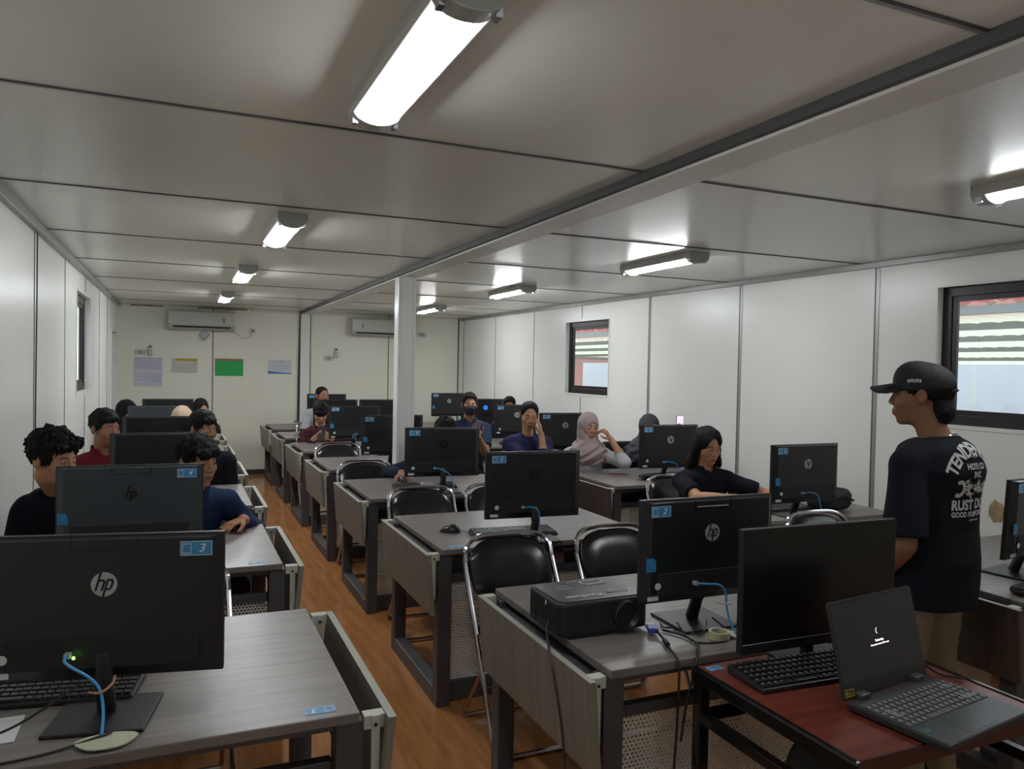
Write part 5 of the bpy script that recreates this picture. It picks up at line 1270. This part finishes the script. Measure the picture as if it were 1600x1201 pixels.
    for hip, kn, an in legs:
        b = MB(); a = an-off; ff = Vector(f)
        n = 14; cen = Vector(a)+ff*0.06; cen.z = 0
        def sf(u, v, cen=cen): 
            t = 2*PI*u; p = PI/2*v; l = 0.135*math.cos(t)*math.cos(p)**0.6; w_ = 0.045*math.sin(t)*math.cos(p)**0.6
            return cen+ff*l+Vector(rt)*w_+Vector((0, 0, 0.0+0.095*math.sin(p)*(1-0.28*math.cos(t))))
        b.grid(sf, 16, 6); b.build('shoe', M_PBLK2, root, smooth=True)
    # hair, hijab, cap, mask
    if hijab is not None:
        hc, hd_ = hijab if isinstance(hijab, tuple) and isinstance(hijab[0], tuple) else (hijab, 1)
        def hj(P):
            Q = (P-Hc)@HB; A = Q.copy(); A[:, 0] = np.abs(A[:, 0])
            d = s_ell(A, (0, -0.014, 0.020), (0.088, 0.112, 0.112))
            d = smin(d, s_ell(A, (0, 0.0, -0.07), (0.080, 0.086, 0.070)), 0.03)
            d = smin(d, s_cap(P, N2, N-up*0.02+f*0.02, 0.078, 0.105), 0.04)
            Z = P-(N+f*0.035-up*0.075); x, y, z = Z@rt, Z@f, Z@up
            d = smin(d, s_ell(np.stack([x, y, z], 1), (0, 0, 0), (0.178, 0.125, 0.115)), 0.05)
            a = np.arctan2(x, y+0.05); low = np.clip((Hc[2]-0.08-P[:, 2])/0.10, 0, 1)
            d = d+low*(0.007*np.sin(a*7+P[:, 2]*70+hseed)+0.004*np.sin(P[:, 2]*120+3*np.sin(a*3)+x*30))+(1-low)*0.0012*np.sin(Q[:, 2]*80+Q[:, 1]*90)
            op = s_ell(A, (0, 0.125, -0.020), (0.056, 0.080, 0.082)); d = smax(d, -op, 0.008)
            return d
        Vh, Fh = surfnet(hj, np.minimum(N-0.28, Hc-0.2), np.maximum(N+V3(0.28, 0.28, 0.1), Hc+0.17), vox)
        np_mesh('hijab', Vh-off, Fh, CLOTH, root, np.repeat(np.array([hc], float), len(Vh), 0))
    elif hair:
        hf = lambda P: hair_sdf((P-Hc)@HB, hair, hseed)
        ext = V3(0.17, 0.17, 0.17); lo2 = Hc-ext; lo2[2] -= 0.10 if hair in ('long', 'sleek') else 0.02
        Vh, Fh = surfnet(hf, lo2, Hc+ext, min(vox, 0.006)*0.8)
        HM = mat('hair_black', hairc, 0.62, bump=0.5, bscale=160, spec=0.18)
        np_mesh('hair', Vh-off, Fh, HM, root)
    if mask:
        def mk(P):
            Q = (P-Hc)@HB; d = head_sdf(Q, fem)-0.006; A = Q.copy(); A[:, 0] = np.abs(A[:, 0])
            d = smin(d, s_ell(A, (0, 0.085, -0.045), (0.035, 0.030, 0.035)), 0.02)
            return smax(smax(smax(d, Q[:, 2]+0.012-0.012*np.exp(-(Q[:, 0]/0.02)**2), 0.004), -0.105-Q[:, 2], 0.01), 0.030-Q[:, 1], 0.004)
        Vm, Fm = surfnet(mk, Hc-0.15, Hc+0.15, 0.005); mo = np_mesh('face_mask', Vm-off, Fm, mat('black_mask', (0.010, 0.010, 0.012), 0.7), root)
    if cap:
        def cp(P):
            Q = (P-Hc)@HB; d = s_ell(Q, (0, -0.014, 0.040), (0.085, 0.108, 0.086)); d = smin(d, s_ell(Q, (0, 0.030, 0.078), (0.052, 0.050, 0.046)), 0.04)
            d = smax(d, 0.018-0.06*(Q[:, 1]+0.02)*(Q[:, 1] < 0)-Q[:, 2], 0.004)
            az = np.arctan2(Q[:, 0], Q[:, 1]); d = d+0.0012*np.exp(-(np.sin(az*3)/0.06)**2)
            return smax(d, -s_ell(Q, (0, -0.115, 0.030), (0.028, 0.030, 0.020)), 0.004)
        Vc, Fc = surfnet(cp, Hc-0.16, Hc+0.19, 0.0045); CM = mat('cap_twill', (0.009, 0.009, 0.012), 0.75, bump=0.1, bscale=300)
        co = np_mesh('cap', Vc-off, Fc, CM, root)
        def br(P):
            Q = (P-Hc)@HB; zc = 0.040-4.6*Q[:, 0]**2-0.25*np.maximum(Q[:, 1]-0.10, 0)**1.0*0.6
            d = np.maximum(s_ell(Q*V3(1, 1, 0), (0, 0.105, 0), (0.078, 0.072, 1.0)), np.abs(Q[:, 2]-zc)-0.006); return smax(d, 0.055-Q[:, 1], 0.01)
        Vc, Fc = surfnet(br, Hc-0.22, Hc+0.24, 0.004); np_mesh('cap_brim', Vc-off, Fc, CM, co)
        def L2(p): return Vector(HB@np.array(p)+Hc-off)
        b = MB(); b.tube([L2((-0.045+0.09*i/6, -0.112-0.012*math.sin(PI*i/6), 0.018)) for i in range(7)], 0.006, 6).build('cap_strap', CM, co)
        b = MB()
        for s_ in (-1,):
            for k in range(5): b.box(L2((s_*0.0865, 0.030-0.009*k, 0.055+0.0015*(k % 2))), (0.008, 0.008, 0.012), None)
        b.build('cap_badge', M_SILV, co)
    return root, dict(H=Hc, HB=HB, N=N, f=f, rt=rt, arms=arms, shirt=so, off=off)
# ---------------------------------------------------------------- the class
U = (0, 0, 1)
NAVY = (0.016, 0.022, 0.055); BLK = (0.013, 0.013, 0.016)
SK1, SK2, SK3 = (0.34, 0.19, 0.115), (0.27, 0.145, 0.085), (0.42, 0.26, 0.18)
st, sd_ = person('standing man in a black cap and black T-shirt with white back print, seen from behind', 2.665, 2.05, 1.675, ha=213, hp=2, ta=186, hoff=(-0.035, 0.02), skin=(0.22, 0.115, 0.07), lip=(0.16, 0.06, 0.05), hair='mullet', hseed=2.2,
                 shirt=(0.010, 0.012, 0.017), collar=False, pants=(0.23, 0.185, 0.115), stand=True, vox=0.0055, cap=True, beard=0.5, shw=0.185,
                 LW=dict(w=(2.465, 2.13, 0.81), d=(0.1, 0.5, -0.9), p=(0.9, 0, -0.2), c=0.4), RW=dict(w=(2.78, 2.26, 0.88), d=(-0.1, 0.8, -0.5), p=(-0.9, 0, -0.2), c=0.4, pole=(-0.4, -0.2, -0.8)))
# print on the back of the T-shirt, laid onto the cloth
def back_print():
    so = sd_['shirt']; off = sd_['off']; f, rt, N = sd_['f'], sd_['rt'], sd_['N']
    me = so.data; bvh = BVHTree.FromPolygons([v.co.copy() for v in me.vertices], [tuple(p.vertices) for p in me.polygons])
    nb = -f; c0 = N-off
    def onto(u, v, t=0.003):
        u = u*0.86+0.012
        # u to the right as read from behind, v up, metres
        o = c0+rt*u+V3(0, 0, v)+nb*0.4
        h = bvh.ray_cast(Vector(o), Vector(-nb))
        if h[0] is None or (h[0]-Vector(c0+rt*u+V3(0, 0, v))).length > 0.3: return Vector(c0+rt*u+V3(0, 0, v)+nb*0.13)
        return h[0]+Vector(nb)*t
    P = MB(); PP = [P]; top = -0.045
    def word(txt, size, cx, cy, arch=None, bold=0.0012, space=1.0):
        vs, fs = text_geo(txt, size, bold=bold, space=space)
        # refine long triangles by keeping letters small; bend along the arch when asked
        def mp(x, y):
            if arch:
                R = arch; a = x/R; return onto(cx+(R+y)*math.sin(a), cy-R+(R+y)*math.cos(a))
            return onto(cx+x, cy+y)
        import bmesh
        bm = bmesh.new(); bv = [bm.verts.new(v) for v in vs]
        for q in fs:
            try: bm.faces.new([bv[i] for i in q])
            except ValueError: pass
        bmesh.ops.triangulate(bm, faces=bm.faces)
        for _ in range(3):
            es = [e_ for e_ in bm.edges if e_.calc_length() > 0.009]
            if es: bmesh.ops.subdivide_edges(bm, edges=es, cuts=1); bmesh.ops.triangulate(bm, faces=[q for q in bm.faces if len(q.verts) > 3])
        bm.verts.index_update(); vs = [tuple(v.co) for v in bm.verts]; fs = [tuple(v.index for v in q.verts) for q in bm.faces]; bm.free()
        PP[0].add([mp(x, y) for x, y, z in vs], fs)
    word('TENDENCIES', 0.062, 0.0, top+0.015, arch=0.165, bold=0.0022, space=0.98)
    P.build('arched_lettering', mat('white_ink', (0.52, 0.52, 0.53), 0.8), so); P = MB(); PP[0] = P
    word('HOTI CO', 0.030, 0.0, top-0.045, bold=0.0012)
    word('INC.', 0.030, 0.0, top-0.075, bold=0.0012)
    word('RUST', 0.050, -0.066, top-0.188, bold=0.002); word('DUST', 0.050, 0.070, top-0.185, bold=0.002)
    word('GOOD FOR', 0.026, -0.055, top-0.222, bold=0.001); word('FOREVER', 0.026, 0.065, top-0.220, bold=0.001)
    word('established quality', 0.010, 0.01, top-0.243, bold=0.0002)
    P.build('back_print_lettering', mat('white_ink', (0.52, 0.52, 0.53), 0.8), so)
    G = MB()
    def poly(pts): G.add([onto(u, v) for u, v in pts], [tuple(range(len(pts)))])
    cy = top-0.125
    for sgn in (-1, 1):      # an open wrench jaw at either side
        n = 10
        for i in range(n):
            a0, a1 = PI*(0.30+1.40*i/n), PI*(0.30+1.40*(i+1)/n)
            q = [(math.cos(a0)*0.033, math.sin(a0)*0.033), (math.cos(a1)*0.033, math.sin(a1)*0.033), (math.cos(a1)*0.018, math.sin(a1)*0.018), (math.cos(a0)*0.018, math.sin(a0)*0.018)]
            q = [(-x*-1, y) for x, y in q]; poly([(sgn*(0.098+0.0)+(x*-1 if False else x)*(-sgn)*-1, cy+y) for x, y in q])
    random.seed(11)
    for i in range(46):      # the tangle between the wrenches
        x = -0.066+0.132*random.random(); y = cy+0.030*math.sin(x*60)*0.4+0.046*(random.random()-0.5); a = random.random()*PI; l = 0.012; w_ = 0.0026
        dx, dy = math.cos(a)*l, math.sin(a)*l; ex, ey = -math.sin(a)*w_, math.cos(a)*w_
        poly([(x-dx-ex, y-dy-ey), (x+dx-ex, y+dy-ey), (x+dx+ex, y+dy+ey), (x-dx+ex, y-dy+ey)])
    G.build('back_print_wrench', mat('white_ink'), so)
    B = MB(); B.tube([onto(0.0+0.030*(i/6-0.5)*2, -0.052-0.004*(1-((i/6-0.5)*2)**2), 0.002) for i in range(7)], 0.0014, 5).build('collar_stitch', mat('white_ink'), so)
    # thin silver necklace
    B = MB(); n = 26; ring = []
    for i in range(n):
        a = 2*PI*i/n; p = c0+V3(0, 0, 0.008)+rt*0.066*math.cos(a)+f*(0.068*math.sin(a)); p = p+V3(0, 0, -0.012*(math.sin(a)))
        ring.append(Vector(p))
    B.tube(ring, 0.0028, 6, closed=True).build('necklace', M_CHROME, st, smooth=True)
back_print()

person('long haired man in a black short sleeved shirt, arms stretched to the desk', 3.35, 4.27, 1.235, ha=-6, hp=14, hr=4, ta=-14, skin=(0.44, 0.255, 0.155), lip=(0.28, 0.10, 0.085), lid=0.35, hair='long', hseed=1.3, shirt=(0.011, 0.012, 0.018), vox=0.0048,
       RW=dict(w=(3.30, 3.88, 0.80), d=(0.4, -0.9, -0.1), p=(0, 0, -1), c=0.35, pole=(-0.9, -0.1, -0.35)), LW=dict(w=(3.66, 3.86, 0.80), d=(-0.2, -1, -0.1), p=(0, 0, -1), c=0.35, pole=(0.9, 0.1, -0.35)), lean=0.02)
person('young man in a navy shirt with thick fringe, right of the monitor labelled 4', 0.085, 4.14, 1.262, lean=0.10, hoff=(0.005, -0.12), ha=38, hp=5, hr=0, ta=15, skin=SK1, lid=0.7, hair='messy', hseed=3.1, shirt=(0.014, 0.026, 0.070), sleeve='long', collar=True, vox=0.0048,
       LW=dict(w=(0.315, 4.15, 0.80), d=(-0.75, -0.5, -0.15), p=(0.1, 0, -1), c=0.55, pole=(0.35, 1.0, -0.5)), RW=dict(w=(-0.12, 3.95, 0.80), d=(0.1, -1, 0), p=(0, 0, -1), c=0.3))
person('curly haired man in a dark jacket at the left wall, looking right', -0.475, 4.05, 1.30, lean=0.14, hoff=(-0.035, -0.10), ha=55, hp=10, hr=0, ta=20, skin=(0.42, 0.235, 0.15), lid=0.5, hair='curly', hseed=5.1, shirt=(0.010, 0.011, 0.018), sleeve='long', vox=0.0048, shw=0.145,
       RW=dict(w=(-0.54, 3.93, 0.80), d=(0.3, -0.9, -0.15), p=(0, 0, -1), c=0.5), LW=dict(w=(-0.34, 3.80, 0.80), d=(0, -1, 0), p=(0, 0, -1), c=0.3))
person('man in a maroon shirt with short black hair in the third left row', -0.445, 5.76, 1.29, ha=42, hp=3, ta=15, skin=(0.25, 0.13, 0.08), lid=0.7, hair='thick', hseed=7.7, shirt=(0.115, 0.010, 0.018), vox=0.0055,
       RW=dict(w=(-0.42, 5.45, 0.80), d=(0.2, -1, 0), p=(0, 0, -1), c=0.3), LW=dict(w=(-0.2, 5.45, 0.80), d=(0, -1, 0), p=(0, 0, -1), c=0.3))
person('man in black whose eyes show above the young man in navy', 0.165, 5.80, 1.275, ha=38, hp=6, ta=10, skin=(0.25, 0.13, 0.08), lid=0.6, hair='thick', hseed=9.1, shirt=(0.010, 0.010, 0.014), sleeve='long', vox=0.0058)
person('person in a black hijab at the far left, looking right', -0.47, 8.62, 1.225, ha=45, ta=10, skin=SK1, hijab=(0.010, 0.010, 0.012), shirt=(0.02, 0.02, 0.025), sleeve='long', collar=False, fem=1, vox=0.0075)
person('person in a cream hijab behind the left monitors', 0.035, 7.28, 1.228, ha=15, hp=20, ta=5, skin=SK1, hijab=(0.46, 0.33, 0.24), shirt=(0.3, 0.25, 0.2), sleeve='long', collar=False, fem=1, vox=0.007)
person('person in a black hijab, farthest in the left rows', 0.26, 10.10, 1.175, ha=25, ta=5, skin=SK1, hijab=(0.012, 0.012, 0.013), shirt=(0.02, 0.02, 0.025), sleeve='long', collar=False, fem=1, vox=0.0085)
person('person with a black fringe and dark red plaid shirt, looking at a phone', 1.465, 8.68, 1.20, ha=-8, hp=26, ta=-5, skin=SK3, lid=0.15, hair='fringe', hseed=4.4, pattern='plaid', sleeve='long', vox=0.0062, shw=0.165,
       RW=dict(w=(1.355, 8.44, 0.795), d=(0.45, -0.6, 0.35), p=(0.5, 0.7, 0.3), c=0.5), LW=dict(w=(1.545, 8.44, 0.795), d=(-0.6, -0.5, 0.35), p=(-0.5, 0.7, 0.3), c=0.5))
phone((1.425, 8.37, 0.865), 0, 'phone held in both hands by the person in plaid', up=(R_(58), 0, R_(-25)))
person('man with cropped hair in a light grey shirt, near the back of the middle column', 1.715, 10.05, 1.325, ha=18, ta=0, skin=(0.26, 0.145, 0.09), lid=0.5, hair='buzz', hseed=1.4, shirt=(0.36, 0.38, 0.40), vox=0.0075, shw=0.175,
       RW=dict(w=(1.56, 9.80, 0.80), d=(0.1, -1, 0), p=(0, 0, -1), c=0.3))
person('person in a dark red headscarf barely visible behind the monitors', 2.37, 10.05, 1.145, ha=0, ta=0, skin=SK1, hijab=(0.14, 0.016, 0.035), shirt=(0.05, 0.03, 0.04), sleeve='long', collar=False, fem=1, vox=0.009)
person('person hidden behind monitor 8, one hand on the mouse', 1.955, 5.78, 1.215, ha=-12, hp=38, ta=-15, skin=(0.24, 0.13, 0.085), hair='messy', hseed=6.4, shirt=(0.013, 0.017, 0.035), sleeve='long', vox=0.0055,
       RW=dict(w=(1.55, 5.58, 0.80), d=(-0.20, -1, -0.12), p=(0, 0, -1), c=[0.32, 0.36, 0.34, 0.30], s=0.5, pole=(-0.7, 0.6, -0.2)))
person('man in a black face mask and navy work shirt raising a hand', 2.715, 7.27, 1.365, ha=-13, ta=-12, skin=(0.30, 0.17, 0.11), lid=0.45, hair='short', hseed=8.4, shirt=(0.020, 0.034, 0.065), mask=True, patches=True, vox=0.0058,
       LW=dict(w=(2.70, 6.96, 0.92), d=(-0.3, -0.1, 1), p=(0.3, -1, 0.1), c=0.18, s=0.5), RW=dict(w=(2.52, 7.0, 0.83), d=(0.2, -1, 0), p=(0, 0, -1), c=0.3))
person('person with black hair whose forehead shows above a far monitor', 3.81, 8.78, 1.262, ha=-24, hp=8, ta=-10, skin=SK2, hair='short', hseed=2.9, shirt=(0.02, 0.025, 0.04), sleeve='long', vox=0.0075)
person('woman with tied back black hair and navy top, hand against her mouth', 2.745, 5.90, 1.343, ha=-16, hp=12, hr=-5, ta=-15, skin=(0.40, 0.235, 0.15), lid=0.35, fem=1, hair='sleek', hseed=3.9, shirt=(0.030, 0.030, 0.085), sleeve='mid', collar=False, vox=0.0052, shw=0.165,
       LW=dict(w=(2.780, 5.725, 1.060), d=(-0.15, 0.12, 1), p=(-0.75, 0.55, 0.1), c=0.35, t=0.6, pole=(-0.3, -0.7, -1.0)), RW=dict(w=(2.84, 5.60, 0.80), d=(1, -0.1, 0), p=(0, 0, -1), c=0.3, pole=(-0.4, -0.7, -0.6)))
person('woman in a pale pink hijab and white blouse, hand by her cheek', 3.225, 5.72, 1.255, ha=-4, hp=4, hr=-3, ta=-10, skin=(0.40, 0.235, 0.16), lip=(0.34, 0.10, 0.09), lid=0.45, fem=1, hijab=(0.40, 0.315, 0.30), shirt=(0.50, 0.50, 0.53), sleeve='mid', collar=False, vox=0.005, shw=0.165,
       LW=dict(w=(3.372, 5.59, 1.02), d=(-0.55, 0.12, 0.75), p=(-0.6, 0.6, -0.2), c=0.75, pole=(0.3, -1, -0.6)))
person('person in a dark grey hijab and leather jacket holding up a phone', 3.905, 5.90, 1.222, hoff=(0.065, 0), ha=0, ta=-15, shw=0.150, skin=SK1, fem=1, hijab=(0.085, 0.075, 0.095), shirt=(0.020, 0.021, 0.026), sleeve='long', collar=False, vox=0.0062,
       LW=dict(w=(4.09, 5.70, 1.02), d=(0.02, -0.15, 1), p=(0.2, -1, 0), c=0.6, pole=(0, -0.5, -1)))
phone((4.122, 5.66, 1.135), 0, 'phone with a bright purple screen held up beside the dark grey hijab', lit=True, up=(R_(92), 0, R_(-3)))
